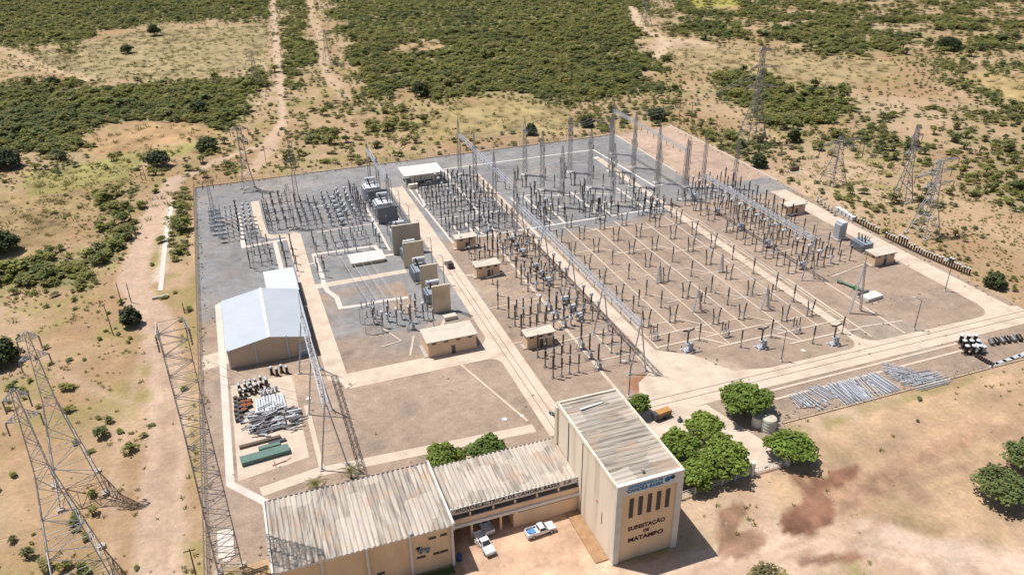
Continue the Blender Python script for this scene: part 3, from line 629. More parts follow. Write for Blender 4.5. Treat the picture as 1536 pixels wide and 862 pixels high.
b = MB(); b.add([(-.15, 164, 6.80), (.2, 164, 6.90), (.55, 164, 6.80), (-.15, 189.8, 6.80), (.2, 189.8, 6.90), (.55, 189.8, 6.80)], [(0, 1, 4, 3), (1, 2, 5, 4), (0, 2, 1), (3, 4, 5)]); as_(b, 'ridge_cap', M['white_wall'])
for x in (-3.2, 3.9, -9.15):
    b = MB(); b.bx(x - .18, x + .18, 164.3, 164.52, 0, 5.2 + (1.1 if x > -9 else 0) * .9); as_(b, 'column', M['shed_roof'])
b = MB(); b.bx(6.0, 8.2, 164.4, 164.52, 0, 3.4); as_(b, 'door', M['grey_paint'])
A_ = empty('shed_annex', (1.8, 190, 0), 'low white flat roofed annex behind the pale blue shed', 'building')
b = MB(); b.bx(2.0, 9.4, 189.8, 203.6, 0, 4.3); at(b, 'wall', M['shed_wall'], A_)
b = MB(); b.bx(1.7, 9.7, 189.78, 204.0, 4.3, 4.5); at(b, 'roof', mat('annex_roof', (.58, .62, .67), .6, .03, .4), A_)

# ---- small concrete houses
def kiosk(name, x0, x1, y0, y1, h, label, wall='kiosk_wall', doors=1, wins=2, over=.35, roof='roof_slab', steps=True):
    r = empty(name, (x0, y0, 0), label, 'building', 'small flat roofed houses in the yard')
    at(MB().bx(x0, x1, y0, y1, 0, h), 'wall', M[wall], r)
    b = MB().bx(x0 - over, x1 + over, y0 - over, y1 + over, h, h + .28); at(b, 'roof', M[roof], r)
    L = x1 - x0
    for d in range(doors):
        xd = x0 + L * (d + 1) / (doors + 1) + .2; b = MB().bx(xd - .45, xd + .45, y0 - .05, y0 + .02, .1, 2.2); o = at(b, 'door', M['dark_steel'], r)
        MB().bx(xd + .28, xd + .36, y0 - .1, y0 - .05, 1.1, 1.2).build('handle', M['pale_steel'], o)
    for i in range(wins):
        xw = x0 + L * (i + .5) / wins; at(MB().bx(xw - .5, xw + .5, y0 - .04, y0 + .02, h - .65, h - .22), 'window', M['dark_glass'], r)
    at(MB().bx(x0 - .06, x0 + .02, y0 + .6, y0 + 1.4, h - .8, h - .3), 'vent', M['louvre'], r)
    if steps: at(MB().bx(x0 - .9, x0 - .05, y0 + .2, y1 - .2, 0, .3), 'step', M['concrete'], r)
    return r
kiosk('relay_house', 34.3, 46.0, 152.6, 158.7, 4.0, 'long low relay house on the corner of the cross road', 'kiosk_wall', 1, 4, .35)
kiosk('relay_kiosk', 57.0, 63.8, 147.7, 150.5, 3.5, 'small house with three slit windows beside the last main road bay', wins=3)
kiosk('relay_kiosk', 57.2, 63.9, 187.0, 190.2, 3.5, 'small house beside the road where the dark car is parked', wins=3)
kiosk('relay_kiosk', 57.4, 63.4, 207.0, 209.8, 3.5, 'small cream house beside the white trench crossing the yard', wins=2)
kiosk('relay_kiosk', 164.6, 171.6, 192.7, 195.9, 3.3, 'small house by the pink outer road behind the long beam', wins=2)
kiosk('relay_kiosk', 164.2, 171.0, 153.1, 156.9, 3.3, 'small house by the pink outer road near the lone transformer', wins=3)
c = empty('control_hut', (56.5, 263, 0), 'wide white roofed hut at the far end of the transformer road', 'building')
at(MB().bx(59.0, 68.5, 266.5, 274.5, 0, 3.9), 'wall', M['cream_wall'], c)
at(MB().bx(55.2, 70.0, 264.6, 275.2, 3.95, 4.3), 'roof', M['white_wall'], c)
at(MB().bx(56.3, 59.6, 262.6, 264.4, 0, 1.6), 'porch_wall', M['cream_wall'], c); at(MB().bx(61, 66, 266.4, 266.52, .2, 1.4), 'window', M['louvre'], c)
for x in (55.8, 62.5, 69.4): at(MB().bx(x - .15, x + .15, 265.0, 265.3, 0, 3.95), 'column', M['white_wall'], c)
c = empty('pit_cover', (25.8, 206, 0), 'low white slab roof over a pit between the white paths', 'cover')
at(MB().bx(26.2, 35.6, 207.4, 213.4, 0, .9), 'wall', M['block_wall'], c); at(MB().bx(25.9, 36.0, 207.0, 213.7, .9, 1.15), 'roof', M['kerb'], c)

# ---- fire walls between the transformers
for (x0, x1, y, hh, mm, lab) in ((40.8, 45.5, 172.5, 7.6, 'block_wall', 'tan fire wall next to the long relay house'), (40.9, 45.6, 184.9, 7.7, 'block_wall', 'tan fire wall between the two blue transformers'),
        (40.0, 45.9, 201.0, 7.6, 'block_wall', 'tan fire wall with a pale tank on its front, next to the grey wall'), (39.0, 47.2, 210.6, 9.1, 'grey_wall', 'tall brownish grey fire wall, largest of the walls by the road')):
    w = empty('fire_wall', ((x0 + x1) / 2, y, 0), lab, 'wall', 'fire walls between the transformers')
    at(MB().bx(x0, x1, y, y + .45, 0, hh), 'wall_panel', M[mm], w); at(MB().bx(x0 - .06, x1 + .06, y - .06, y + .5, hh, hh + .12), 'coping', M['roof_slab'], w)
    at(MB().bx(x0 - .05, x0 + .35, y - .08, y - .002, 0, hh - .02), 'pier', M['roof_slab'], w)
# ================================================================== switchyard equipment
def ribs(r, h, n, core=.6):
    p = [(r * core, 0)]
    for k in range(n):
        z = h * (k + .5) / n; d = h / n
        p += [(r * core, z - d * .42), (r, z - d * .05), (r * core, z + d * .25)]
    return p + [(r * core, h)]
def shift(me_or_mb, dx=0, dy=0, dz=0):
    me_or_mb.v = [(x + dx, y + dy, z + dz) for x, y, z in me_or_mb.v]; return me_or_mb
def pedestal(h, r=.11, foot=.32, x=0, y=0):
    b = MB(); b.box(x, y, .08, foot * 2, foot * 2, .3); b.cyl((x, y, .2), (x, y, h), r * 1.15, r, 6); b.box(x, y, h, .42, .42, .06); return b
def insul(r, h, z, n=7, x=0, y=0, tilt=None):
    b = MB(); b.lathe(ribs(r, h, n), 8, (x, y, z), tilt); return b
def make(key, name, parts): proto(key, name, [(n, b.mesh(n, M[m], sm), p) for n, b, m, sm, p in parts])

# single post insulator
make('post', 'post_insulator', [('pedestal', pedestal(2.5), 'post_steel', 0, None), ('insulator', insul(.235, 2.35, 2.55, 8), 'porcelain', 1, None), ('cap', MB().cyl((0, 0, 4.9), (0, 0, 5.12), .1, n=6), 'steel', 0, None)])
make('post_low', 'post_insulator', [('pedestal', pedestal(1.5), 'post_steel', 0, None), ('insulator', insul(.22, 2.0, 1.55, 7), 'porcelain', 1, None), ('cap', MB().cyl((0, 0, 3.55), (0, 0, 3.75), .1, n=6), 'steel', 0, None)])
make('post_tall', 'post_insulator', [('pedestal', pedestal(2.8, .15), 'post_steel', 0, None), ('insulator', insul(.29, 3.3, 2.85, 10), 'porcelain', 1, None), ('cap', MB().cyl((0, 0, 6.15), (0, 0, 6.4), .14, n=6), 'steel', 0, None)])
# disconnector: two supports, insulators leaning apart, cross bar and opened blades
def discon(w=.75, lean=.16, ph=2.1, ih=2.3, arms=True):
    parts = []
    for s in (-1, 1):
        t = Matrix.Rotation(s * lean, 3, 'Y')
        parts.append(('pedestal', pedestal(ph, .12, .28, x=s * w), 'post_steel', 0, None))
        parts.append(('insulator', insul(.205, ih, ph + .08, 7, x=s * w, tilt=t), 'porcelain', 1, None))
    parts.append(('cross_beam', MB().box(0, 0, ph - .02, 2 * w + .7, .22, .16), 'steel', 0, None))
    if arms:
        zt = ph + ih * math.cos(lean); xt = w + ih * math.sin(lean); b = MB()
        for s in (-1, 1): b.cyl((s * xt, 0, zt + .05), (s * xt * .55, .1, zt + .95), .045, n=4)
        parts.append(('blade', MB().cyl((-xt - .25, 0, zt + .1), (-xt + .9, 0, zt + .14), .05, n=4), 'steel', 0, None))
        parts.append(('blade', MB().cyl((xt + .25, 0, zt + .1), (xt - .9, 0, zt + .14), .05, n=4), 'steel', 0, None))
    return parts
make('discon', 'disconnector', discon())
make('discon_wide', 'disconnector', discon(1.25, .0, 2.2, 1.9))
# knee disconnector on a framed stand
def framed():
    b = MB()
    for x in (-.9, .9):
        for y in (-.6, .6): b.bar((x, y, 0), (x * .9, y * .9, 2.0), .09)
    b.box(0, 0, 2.0, 2.2, .2, .14); b.box(0, -.55, 1.95, 2.0, .14, .1); b.box(0, .55, 1.95, 2.0, .14, .1); b.bar((-.9, -.6, .2), (.8, -.55, 1.9)); b.bar((.9, .6, .2), (-.8, .55, 1.9))
    ps = [('stand', b, 'steel', 0, None)]
    for x, y, hh in ((-.9, 0, 2.5), (.0, .1, 1.6), (.9, 0, 2.2)): ps.append(('insulator', insul(.17, hh, 2.08, 7, x=x, y=y), 'porcelain', 1, None))
    ps.append(('drive_box', MB().box(.95, -.5, .95, .45, .35, .7), 'grey_paint', 0, None)); ps.append(('blade', MB().tube([(-.9, 0, 4.6), (-.3, .05, 4.9), (.9, 0, 4.35)], .05, 4), 'steel', 0, None))
    return ps
make('framed', 'disconnector', framed())
# live tank breaker with a control box
def breaker():
    b = MB()
    for x, y in ((-1, -.9), (1, -.9), (-1, .9), (1, .9)): b.bar((x, y, 0), (x * .3, y * .3, 2.1), .10); b.box(x, y, .06, .5, .5, .22)
    b.box(0, 0, .35, 1.9, 1.7, .10); b.box(0, 0, 2.1, .9, .9, .16); b.bar((-1, -.9, .3), (.3, .3, 2.0), .07); b.bar((1, -.9, .3), (-.3, .3, 2.0), .07)
    ps = [('stand', b, 'pale_steel', 0, None), ('control_box', MB().box(1.05, .1, 1.2, .95, .8, 1.5), 'grey_paint', 0, None), ('insulator', insul(.24, 2.6, 2.18, 9), 'porcelain', 1, None)]
    hd = MB().cyl((0, 0, 4.75), (0, 0, 5.5), .28, .22, 8); ps.append(('head', hd, 'porcelain2', 0, None))
    for s in (-1, 1):
        ps.append(('interrupter', MB().lathe(ribs(.25, 1.35, 5, .7), 8, (s * .22, 0, 5.35), Matrix.Rotation(s * R(74), 3, 'Y')), 'porcelain', 1, None))
    return ps
make('breaker', 'circuit_breaker', breaker())
# tall breaker pole on a splayed stand
def bpole():
    b = MB()
    for x, y in ((-.9, -.7), (.9, -.7), (-.9, .7), (.9, .7)): b.bar((x, y, 0), (x * .25, y * .25, 2.6), .10)
    b.box(0, 0, 2.6, .7, .7, .15); b.box(0, 0, 1.2, 1.0, .8, .07)
    for k in range(3): b.bar((-1.2, -.9 + k * .5, .12), (1.1, -.7 + k * .5, .12), .09)
    return [('stand', b, 'steel', 0, None), ('drive_box', MB().box(.5, 0, 1.0, .6, .6, 1.0), 'grey_paint', 0, None), ('insulator', insul(.27, 4.3, 2.7, 12), 'porcelain', 1, None), ('cap', MB().cyl((0, 0, 7.0), (0, 0, 7.35), .2, n=8), 'steel', 0, None)]
make('bpole', 'circuit_breaker', bpole())
# current transformer: thick insulator, pale head
make('ct', 'current_transformer', [('pedestal', pedestal(2.3, .16), 'post_steel', 0, None), ('insulator', insul(.27, 1.9, 2.35, 7), 'porcelain', 1, None), ('head', MB().lathe([(.28, 0), (.46, .12), (.48, .55), (.3, .78), (.1, .85)], 10, (0, 0, 4.25)), 'pale_paint', 1, None)])
make('vt', 'voltage_transformer', [('pedestal', pedestal(1.8, .16), 'steel', 0, None), ('tank', MB().box(0, 0, 2.15, .85, .85, .75), 'pale_paint', 0, None), ('insulator', insul(.25, 2.0, 2.5, 7), 'porcelain', 1, None), ('head', MB().lathe([(.3, 0), (.42, .2), (.4, .4), (.1, .5)], 9, (0, 0, 4.5)), 'dark_steel', 1, None)])
# dead tank breaker: pale drum on legs with two bushings
def drum():
    b = MB()
    for x in (-.9, .9):
        for y in (-.45, .45): b.bar((x, y, 0), (x, y, 1.3), .10)
    b.box(0, 0, 1.3, 2.2, 1.1, .1); t = MB().cyl((-1.1, 0, 1.85), (1.1, 0, 1.85), .45, n=12)
    ps = [('stand', b, 'steel', 0, None), ('tank', t, 'pale_paint', 0, None), ('control_box', MB().box(0, -.95, 1.3, .9, .5, 1.2), 'grey_paint', 0, None)]
    for s in (-1, 1): ps.append(('bushing', MB().lathe(ribs(.22, 1.9, 6), 8, (s * .8, 0, 2.5), Matrix.Rotation(s * .32, 3, 'Y')), 'porcelain', 1, None)); ps.append(('cap', MB().lathe([(.1, 0), (.36, .1), (.36, .22), (.1, .3)], 9, (s * 1.4, 0, 4.3)), 'dark_steel', 0, None))
    return ps
make('drum', 'tank_breaker', drum())
# slim surge arrester
make('arrester', 'surge_arrester', [('pedestal', pedestal(2.0, .08, .25), 'steel', 0, None), ('insulator', insul(.15, 1.8, 2.05, 7), 'porcelain2', 1, None), ('grading_ring', MB().lathe([(.34, 0), (.38, .04), (.34, .08), (.30, .04)], 10, (0, 0, 3.75)), 'steel', 0, None)])
# capacitor rack
def rack():
    b = MB()
    for x in (-.7, .7):
        for y in (-.45, .45): b.bar((x, y, 0), (x, y, 3.4), .07)
    for z in (1.4, 2.4, 3.4): b.box(0, -.45, z, 1.5, .08, .08); b.box(0, .45, z, 1.5, .08, .08); b.box(-.7, 0, z, .08, .9, .08); b.box(.7, 0, z, .08, .9, .08)
    ps = [('rack_frame', b, 'pale_steel', 0, None)]
    for z in (1.75, 2.75):
        for x in (-.42, 0, .42): ps.append(('capacitor_can', MB().box(x, 0, z, .3, .7, .55), 'grey_paint', 0, None))
    for x in (-.6, .6): ps.append(('insulator', insul(.1, 1.0, 3.45, 5, x=x), 'porcelain2', 1, None))
    return ps
make('rack', 'capacitor_rack', rack())
# steel portal with hanging strings (small bus support)
def portal():
    b = MB()
    for x in (-2.0, 2.0):
        b.bar((x, -.3, 0), (x, 0, 4.6), .10); b.bar((x, .3, 0), (x, 0, 4.6), .10)
        for z in (1, 2, 3): b.bar((x, -.3 + .06 * z, z), (x, .3 - .06 * z, z + .6), .05)
    b.box(0, 0, 4.6, 4.4, .3, .22); ps = [('portal_frame', b, 'steel', 0, None)]
    for x in (-1.3, 0, 1.3): ps.append(('insulator', insul(.17, 1.6, 4.7, 6, x=x), 'porcelain', 1, None))
    return ps
make('portal', 'bus_portal', portal())

# paler twins with grey porcelain and galvanised supports, for the left bays
def repaint(key, new, swap):
    nm, parts = PROTO[key]; out = []
    for pn, me, pi in parts:
        q = me.copy(); o = q.materials[0].name
        for a, b in swap.items():
            if o == M[a].name: q.materials[0] = M[b]
        out.append((pn, q, pi))
    PROTO[new] = (nm, out)
for k_ in ('post', 'post_low', 'post_tall', 'discon_wide', 'ct', 'vt', 'bpole', 'portal', 'drum'): repaint(k_, 'g_' + k_, {'porcelain': 'porcelain2', 'post_steel': 'steel', 'dark_steel': 'grey_paint'})
SEEN = {}
def uniq(label):
    SEEN[label] = SEEN.get(label, 0) + 1
    return label
def clusters(vals, tol):
    out = []
    for v in sorted(vals):
        if out and v - out[-1][-1] <= tol: out[-1].append(v)
        else: out.append([v])
    return [sum(c) / len(c) for c in out]
def field_of(key, pts, desc, cat, group, front, side, jit=.12, rz=0.0, tolx=1.2, tolg=None):
    """place a kind of apparatus at plan points; each label counts along its column from a landmark"""
    xs = clusters([p[0] for p in pts], tolx); cols = {}
    for p in pts: cols.setdefault(min(range(len(xs)), key=lambda i: abs(xs[i] - p[0])), []).append(p)
    for c, ps in cols.items():
        for r, p in enumerate(sorted(ps, key=lambda q: q[1])):
            lab = f"{desc}, {nth(r + 1)} from {front}" + (f", {nth(c + 1)} line from {side}" if len(cols) > 1 else f", in one line beside {side}")
            place(key, (p[0] + random.uniform(-jit, jit), p[1] + random.uniform(-jit, jit), .02), uniq(lab), cat, group, rz + random.uniform(-.05, .05), sc=random.uniform(.95, 1.05))

# ---- brown yard and grey yard between the gantry road and the service road: three bays, each five metres nearer than the last
P = {k: [] for k in ('post', 'post_tall', 'discon', 'framed', 'breaker', 'ct', 'post_low', 'vt')}
for b in range(3):
    s = 16.8 * b; o = -4.95 * b; L, Rr = 88.0 + s, 95.6 + s
    for y in (210.6, 201, 191): P['discon'] += [(L, y + o), (Rr, y + o)]
    for y in (181.6, 171.7, 161.6): P['post'].append((96.3 + s, y + o)); P['discon'].append((L + .3, y + o))
    P['post'] += [(96.5 + s, 154.3 + o), (L + .6, 154.6 + o)]; P['discon'] += [(Rr, 146.9 + o), (L + .3, 147.2 + o)]
    P['framed'].append((86.9 + s, 141.2 + o)); P['post'] += [(97 + s, 136.8 + o), (87.6 + s, 135.6 + o)]; P['breaker'].append((91.7 + s, 133.7 + o))
    P['post'].append((91.5 + s, 157 + o))
    # grey upper part
    for y in (258.2, 249.8, 241.7): P['post'] += [(L + .2, y + o), (Rr + .3, y + o)]; P['discon'].append((Rr - .2, y + o + (-.2)))
    for y in (233.5, 225.6, 221.0): P['discon'] += [(L - .2, y + o), (Rr - .2, y + o)]; P['post_tall'].append((L + 3.4, y + o - .6)); P['ct'].append((L + 5.2, y + o - 1.0))
    for y in (230.0, 223.8, 219.0): P['post'].append((Rr + 1.9, y + o)); P['vt'].append((L + 1.8, y + o - 1))
    P['post'] += [(L, 215.5 + o), (Rr + .6, 215.8 + o), (L + 2.5, 217 + o)]
GY = 'front road'; GR = 'gantry road'
field_of('post', P['post'], 'slim brown post insulator', 'post insulator', 'post insulators of the wide yard', GY, GR)
field_of('discon', P['discon'], 'two-legged leaning disconnector', 'disconnector', 'disconnectors of the wide yard', GY, GR)
field_of('framed', P['framed'], 'three-post disconnector on a frame', 'disconnector', 'framed disconnectors', GY, GR)
field_of('breaker', P['breaker'], 'pale footed breaker with control box', 'circuit breaker', 'breakers at the front of the wide yard', GY, GR)
field_of('post_tall', P['post_tall'], 'thick tall insulator on the grey gravel', 'post insulator', 'tall insulators on the grey gravel', GY, GR)
field_of('ct', P['ct'], 'pale-headed current transformer on the grey gravel', 'current transformer', 'current transformers on the grey gravel', GY, GR)
field_of('vt', P['vt'], 'dark-headed voltage transformer on the grey gravel', 'voltage transformer', 'voltage transformers on the grey gravel', GY, GR)

# ---- bays between the transformer road and the long pale gantry
Q = {k: [] for k in ('post_tall', 'post', 'post_low', 'bpole', 'discon_wide', 'ct', 'drum', 'vt', 'arrester')}
for by, full in ((134.7, 1), (154.4, 1), (174.6, 2), (194.4, 2)):
    for k in range(3):
        y = by + 4.55 * k
        if full == 1:
            Q['post_tall'].append((58.1, y)); Q['post'] += [(60.2, y - .1), (62.2, y + .2)]; Q['post'].append((64.3, y)); Q['bpole'].append((69.0, y - .4)); Q['discon_wide'].append((76.0, y + .1))
            if by > 150: Q['ct'].append((66.6, y)); Q['vt'].append((71.2, y))
        else:
            Q['post_tall'].append((67.6, y + .2)); Q['post'].append((72.0, y)); Q['discon_wide'].append((76.2, y)); Q['vt'].append((70.0, y + .2))
            if by > 190: Q['post'] += [(60.4, y), (63.6, y + .2)]; Q['post_tall'].append((66.0, y))
        if by > 140: Q['drum'].append((74.2, y + 1.6 if full == 1 else y + 2.1)); Q['ct'].append((79.0, y + .6))
Q['post'] += [(60.2, 182.2), (59.3, 175.5), (57.0, 168.8)]
for y in (201, 204, 211.5): Q['arrester'] += [(58.8, y - 4), (61.4, y - 4), (64.2, y - 4)]
FR = 'office block'; SD = 'railed road'
field_of('post_tall', Q['post_tall'], 'thick black insulator', 'post insulator', 'thick insulators beside the railed road', FR, SD)
field_of('post', Q['post'], 'slim black insulator', 'post insulator', 'slim insulators beside the railed road', FR, SD)
field_of('bpole', Q['bpole'], 'tall breaker pole on splayed stand', 'circuit breaker', 'tall breaker poles', FR, SD)
field_of('discon_wide', Q['discon_wide'], 'wide low disconnector', 'disconnector', 'disconnectors under the long pale beam', FR, SD)
field_of('ct', Q['ct'], 'pale-headed current transformer', 'current transformer', 'current transformers beside the railed road', FR, SD)
field_of('vt', Q['vt'], 'dark-headed voltage transformer', 'voltage transformer', 'voltage transformers beside the railed road', FR, SD)
field_of('drum', Q['drum'], 'pale drum breaker with dark caps', 'tank breaker', 'drum breakers under the long pale beam', FR, SD)
field_of('arrester', Q['arrester'], 'slim arrester with ring', 'surge arrester', 'surge arresters behind the cream houses', FR, SD)

# ---- grey bays behind them
Z = {k: [] for k in ('post_tall', 'post', 'discon_wide', 'ct', 'vt', 'bpole', 'drum')}
for by in (217.5, 236.5, 252.5):
    for k in range(3):
        y = by + 4.6 * k
        if y > 262: continue
        Z['post'] += [(58.3, y), (60.6, y + .2)]; Z['discon_wide'].append((63.2, y)); Z['ct'].append((65.8, y + .1)); Z['post_tall'].append((68.0, y)); Z['bpole'].append((71.0, y - .2)) if by < 250 else Z['post_tall'].append((70.6, y))
        Z['post'] += [(74.2, y), (76.4, y + .3)]; Z['post_tall'].append((78.8, y)); Z['vt'].append((73.0, y + 1.8))
FB = 'white trench'
field_of('post_tall', Z['post_tall'], 'thick black insulator beyond the trench', 'post insulator', 'thick insulators beyond the trench', FB, SD)
field_of('post', Z['post'], 'slim dark insulator beyond the trench', 'post insulator', 'slim insulators beyond the trench', FB, SD)
field_of('discon_wide', Z['discon_wide'], 'low disconnector on grey gravel', 'disconnector', 'disconnectors beyond the trench', FB, SD)
field_of('ct', Z['ct'], 'pale-headed current transformer beyond the trench', 'current transformer', 'current transformers beyond the trench', FB, SD)
field_of('vt', Z['vt'], 'dark-headed voltage transformer beyond the trench', 'voltage transformer', 'voltage transformers beyond the trench', FB, SD)
field_of('bpole', Z['bpole'], 'tall breaker pole on grey gravel', 'circuit breaker', 'breaker poles beyond the trench', FB, SD)

# ---- bays along the pink outer road
X = {k: [] for k in ('discon_wide', 'post_tall', 'post', 'ct', 'vt', 'drum', 'bpole', 'post_low')}
for y in (158.6, 163.6, 168.8, 173.9, 179.0, 183.4, 188.6, 199.1, 203.7, 207.9, 213.0, 217.8):
    X['discon_wide'].append((140.4, y))
for by in (159.0, 175.0, 188.2, 201.8, 216.0):
    for k in range(3):
        y = by + 4.5 * k
        if y > 225: continue
        X['drum'] += [(144.4, y + .6)] if k == 0 else []; X['post'].append((147.4, y)); X['ct'].append((149.4, y + .2)); X['post_tall'].append((151.6, y)); X['vt'].append((154.4, y + .3))
        X['post_low'] += [(157.8, y + .6)]; X['post'].append((160.6, y))
        if by > 180: X['post_tall'].append((162.6, y)); X['post'].append((157.0, y + 1.5))
FO = 'steel mast'; SO = 'service road'
field_of('discon_wide', X['discon_wide'], 'low disconnector of outer bays', 'disconnector', 'disconnectors in the outer bays', FO, SO)
field_of('post_tall', X['post_tall'], 'thick dark insulator of outer bays', 'post insulator', 'thick insulators in the outer bays', FO, SO)
field_of('post', X['post'], 'slim dark insulator of outer bays', 'post insulator', 'slim insulators in the outer bays', FO, SO)
field_of('post_low', X['post_low'], 'short dark insulator of outer bays', 'post insulator', 'short insulators in the outer bays', FO, SO)
field_of('ct', X['ct'], 'pale-headed current transformer of outer bays', 'current transformer', 'current transformers in the outer bays', FO, SO)
field_of('vt', X['vt'], 'dark-headed voltage transformer of outer bays', 'voltage transformer', 'voltage transformers in the outer bays', FO, SO)
field_of('drum', X['drum'], 'pale drum breaker of outer bays', 'tank breaker', 'drum breakers in the outer bays', FO, SO)

# ---- bays at the grey corner beyond the shed
C = {k: [] for k in ('rack', 'post', 'ct', 'portal', 'arrester', 'discon_wide', 'post_low', 'vt', 'drum', 'bpole')}
for k in range(7):
    y = 239 + k * 3.5
    C['rack'] += [(-10.6, y), (-8.4, y)] if k > 1 else [(-8.4, y)]
    C['arrester'] += [(-6.2, y), (-4.6, y + .4)]
    if k < 6: C['ct'] += [(-.6, y + 1), (1.2, y + 1)]
    C['post_low'] += [(5.8, y + 2), (7.0, y + 2.2)]
    C['vt'] += [(-2.9, y + .6)]
for x in (7.6, 10.4, 12.6):
    for y in (243, 251, 259, 267): C['discon_wide'].append((x, y))
for y in (229.5, 217.5): C['post'] += [(-1.4, y), (1.8, y + .2), (4.6, y)]; C['portal'].append((1.7, y - 2.4)); C['portal'].append((1.7, y + 3.6))
for y in (226, 221, 215, 210): C['post'] += [(8.4, y), (11.0, y + .3)]
FS = 'shed annex'; SS = 'wire fence'
for k_, d_, c_, g_ in (('rack', 'pale steel capacitor rack', 'capacitor rack', 'capacitor racks in the grey corner'), ('arrester', 'slim grey arrester behind the racks', 'surge arrester', 'arresters in the grey corner'), ('ct', 'pale-headed current transformer between white paths', 'current transformer', 'current transformers in the grey corner'),
        ('post_low', 'short dark insulator past cream path', 'post insulator', 'short insulators in the grey corner'), ('discon_wide', 'low disconnector past cream path', 'disconnector', 'disconnectors in the grey corner'), ('vt', 'dark-headed voltage transformer in the corner', 'voltage transformer', 'voltage transformers in the grey corner'), ('post', 'slim dark insulator behind the white annex', 'post insulator', 'slim insulators behind the annex'), ('portal', 'small steel portal with three insulators', 'portal', 'portals behind the annex')):
    field_of('g_' + k_ if k_ in ('portal', 'discon_wide', 'post_low', 'ct') else k_, C[k_], d_.replace('dark', 'grey'), c_, g_, FS, SS)
# ---- bays between the shed road and the transformers
D = {k: [] for k in ('post', 'post_tall', 'bpole', 'ct', 'vt', 'drum', 'discon_wide', 'portal', 'arrester', 'post_low')}
for by in (239.5, 252.0):
    for k in range(3):
        y = by + 3.9 * k
        D['post'].append((16.0, y)); D['discon_wide'].append((19.2, y)); D['post_low'].append((22.4, y)); D['vt'].append((25.2, y)); D['drum'].append((28.4, y)); D['ct'] += [(30.6, y + .6), (33.0, y)]; D['post_tall'].append((36.6, y)); D['arrester'].append((39.4, y)); D['bpole'].append((34.9, y + 1))
for k in range(3):
    y = 217.5 + 4.6 * k
    D['post'] += [(17.6, y), (21.0, y + .3)]; D['discon_wide'] += [(24.6, y), (28.0, y)]; D['portal'].append((31.2, y)); D['ct'].append((36.2, y)); D['post_tall'].append((40.6, y - 1))
for k in range(4):
    x = 25.6 + 3.5 * k
    D['vt'].append((x, 172.6)); D['post'].append((x + .8, 175.4)); D['ct'].append((x + 1.6, 170.2)); D['arrester'].append((x + .2, 178.0))
D['bpole'].append((33.6, 166.6)); D['portal'].append((24.6, 168.8)); D['portal'].append((24.4, 174)); D['post'] += [(38.8, 170.4), (39.2, 174.6), (39.2, 166)]
for x in (16.2, 18.0): D['post'] += [(x, 203.5), (x, 208)]
FW_ = 'cross road'; SW_ = 'shed road'
for k_, d_, c_ in (('post', 'slim dark insulator left of the fire walls', 'post insulator'), ('post_tall', 'thick dark insulator left of the fire walls', 'post insulator'), ('bpole', 'tall breaker pole left of the fire walls', 'circuit breaker'), ('ct', 'pale-headed current transformer left of the fire walls', 'current transformer'),
        ('vt', 'dark-headed voltage transformer left of the fire walls', 'voltage transformer'), ('drum', 'pale drum breaker left of the fire walls', 'tank breaker'), ('discon_wide', 'low disconnector left of the fire walls', 'disconnector'), ('portal', 'steel portal left of the fire walls', 'portal'), ('arrester', 'slim ringed arrester left of the fire walls', 'surge arrester'), ('post_low', 'short dark insulator left of the fire walls', 'post insulator')):
    field_of('g_' + k_ if 'g_' + k_ in PROTO else k_, D[k_], d_.replace('dark', 'grey').replace('grey-headed', 'pale-capped').replace(' left of the fire walls', ''), c_, c_ + 's between shed and fire walls', FW_, SW_)

# ---- overhead tubes and wires over the wide yard
def wire(name, pts, r, label, cat, m='steel', group=None):
    return tag(MB().tube(pts, r, 4).build(name, M[m]), uniq(label), cat, group)
for b in range(3):
    s = 16.8 * b; o = -4.95 * b
    for j, (dx, nm) in enumerate(((.2, 'first'), (7.9, 'second'))):
        pts = [(88 + s + dx, y + o, 5.0 + (.0 if i % 2 else .25)) for i, y in enumerate((210, 200.9, 191, 181.5, 171.7, 161.7, 154.4, 147))]
        wire('bus_wire', pts, .05, f'thin overhead bus wire, {nm} post line of {("first", "second", "third")[b]} bay from gantry road', 'wire', group='bus wires of the wide yard')
    for y in (201, 191, 171.6, 161.6):
        sag = [(88 + s + 7.6 * t, y + o, 4.7 - 4 * .5 * t * (1 - t)) for t in np.linspace(0, 1, 7)]
        wire('bus_wire', sag, .05, f'sagging cross wire, {({201: "fourth", 191: "third", 171.6: "second", 161.6: "first"})[y]} from front road, {("first", "second", "third")[b]} bay from gantry road', 'wire', group='cross wires of the wide yard')

# strung conductors high over the grey yard and the bays
for y, nm in ((230.5, 'first'), (251.5, 'second'), (268.5, 'third')):
    for k, (xa, xb) in enumerate(((77.6, 100), (100, 116.5), (116.5, 131), (131, 141))):
        for dy, wn in ((-2.4, 'front'), (0, 'middle'), (2.4, 'rear')):
            P = [(xa + (xb - xa) * t, y + dy, 15.6 - 5.2 * t * (1 - t)) for t in np.linspace(0, 1, 8)]
            wire('conductor', P, .05, f'{wn} strung conductor of {nm} span row from white trench, {nth(k + 1)} span from gantry road', 'wire', group='strung conductors over the grey yard')
for k, y in enumerate((136.5, 146, 155.5, 165, 175, 184.5, 194.5)):
    P = [(56 + 21 * t, y, 6.3 + 5.4 * t - 3.0 * t * (1 - t)) for t in np.linspace(0, 1, 8)]
    wire('conductor', P, .06, f'dropping conductor from the long pale beam to the railed road bays, {nth(k + 1)} from office block', 'wire', group='dropping conductors at the long beam')
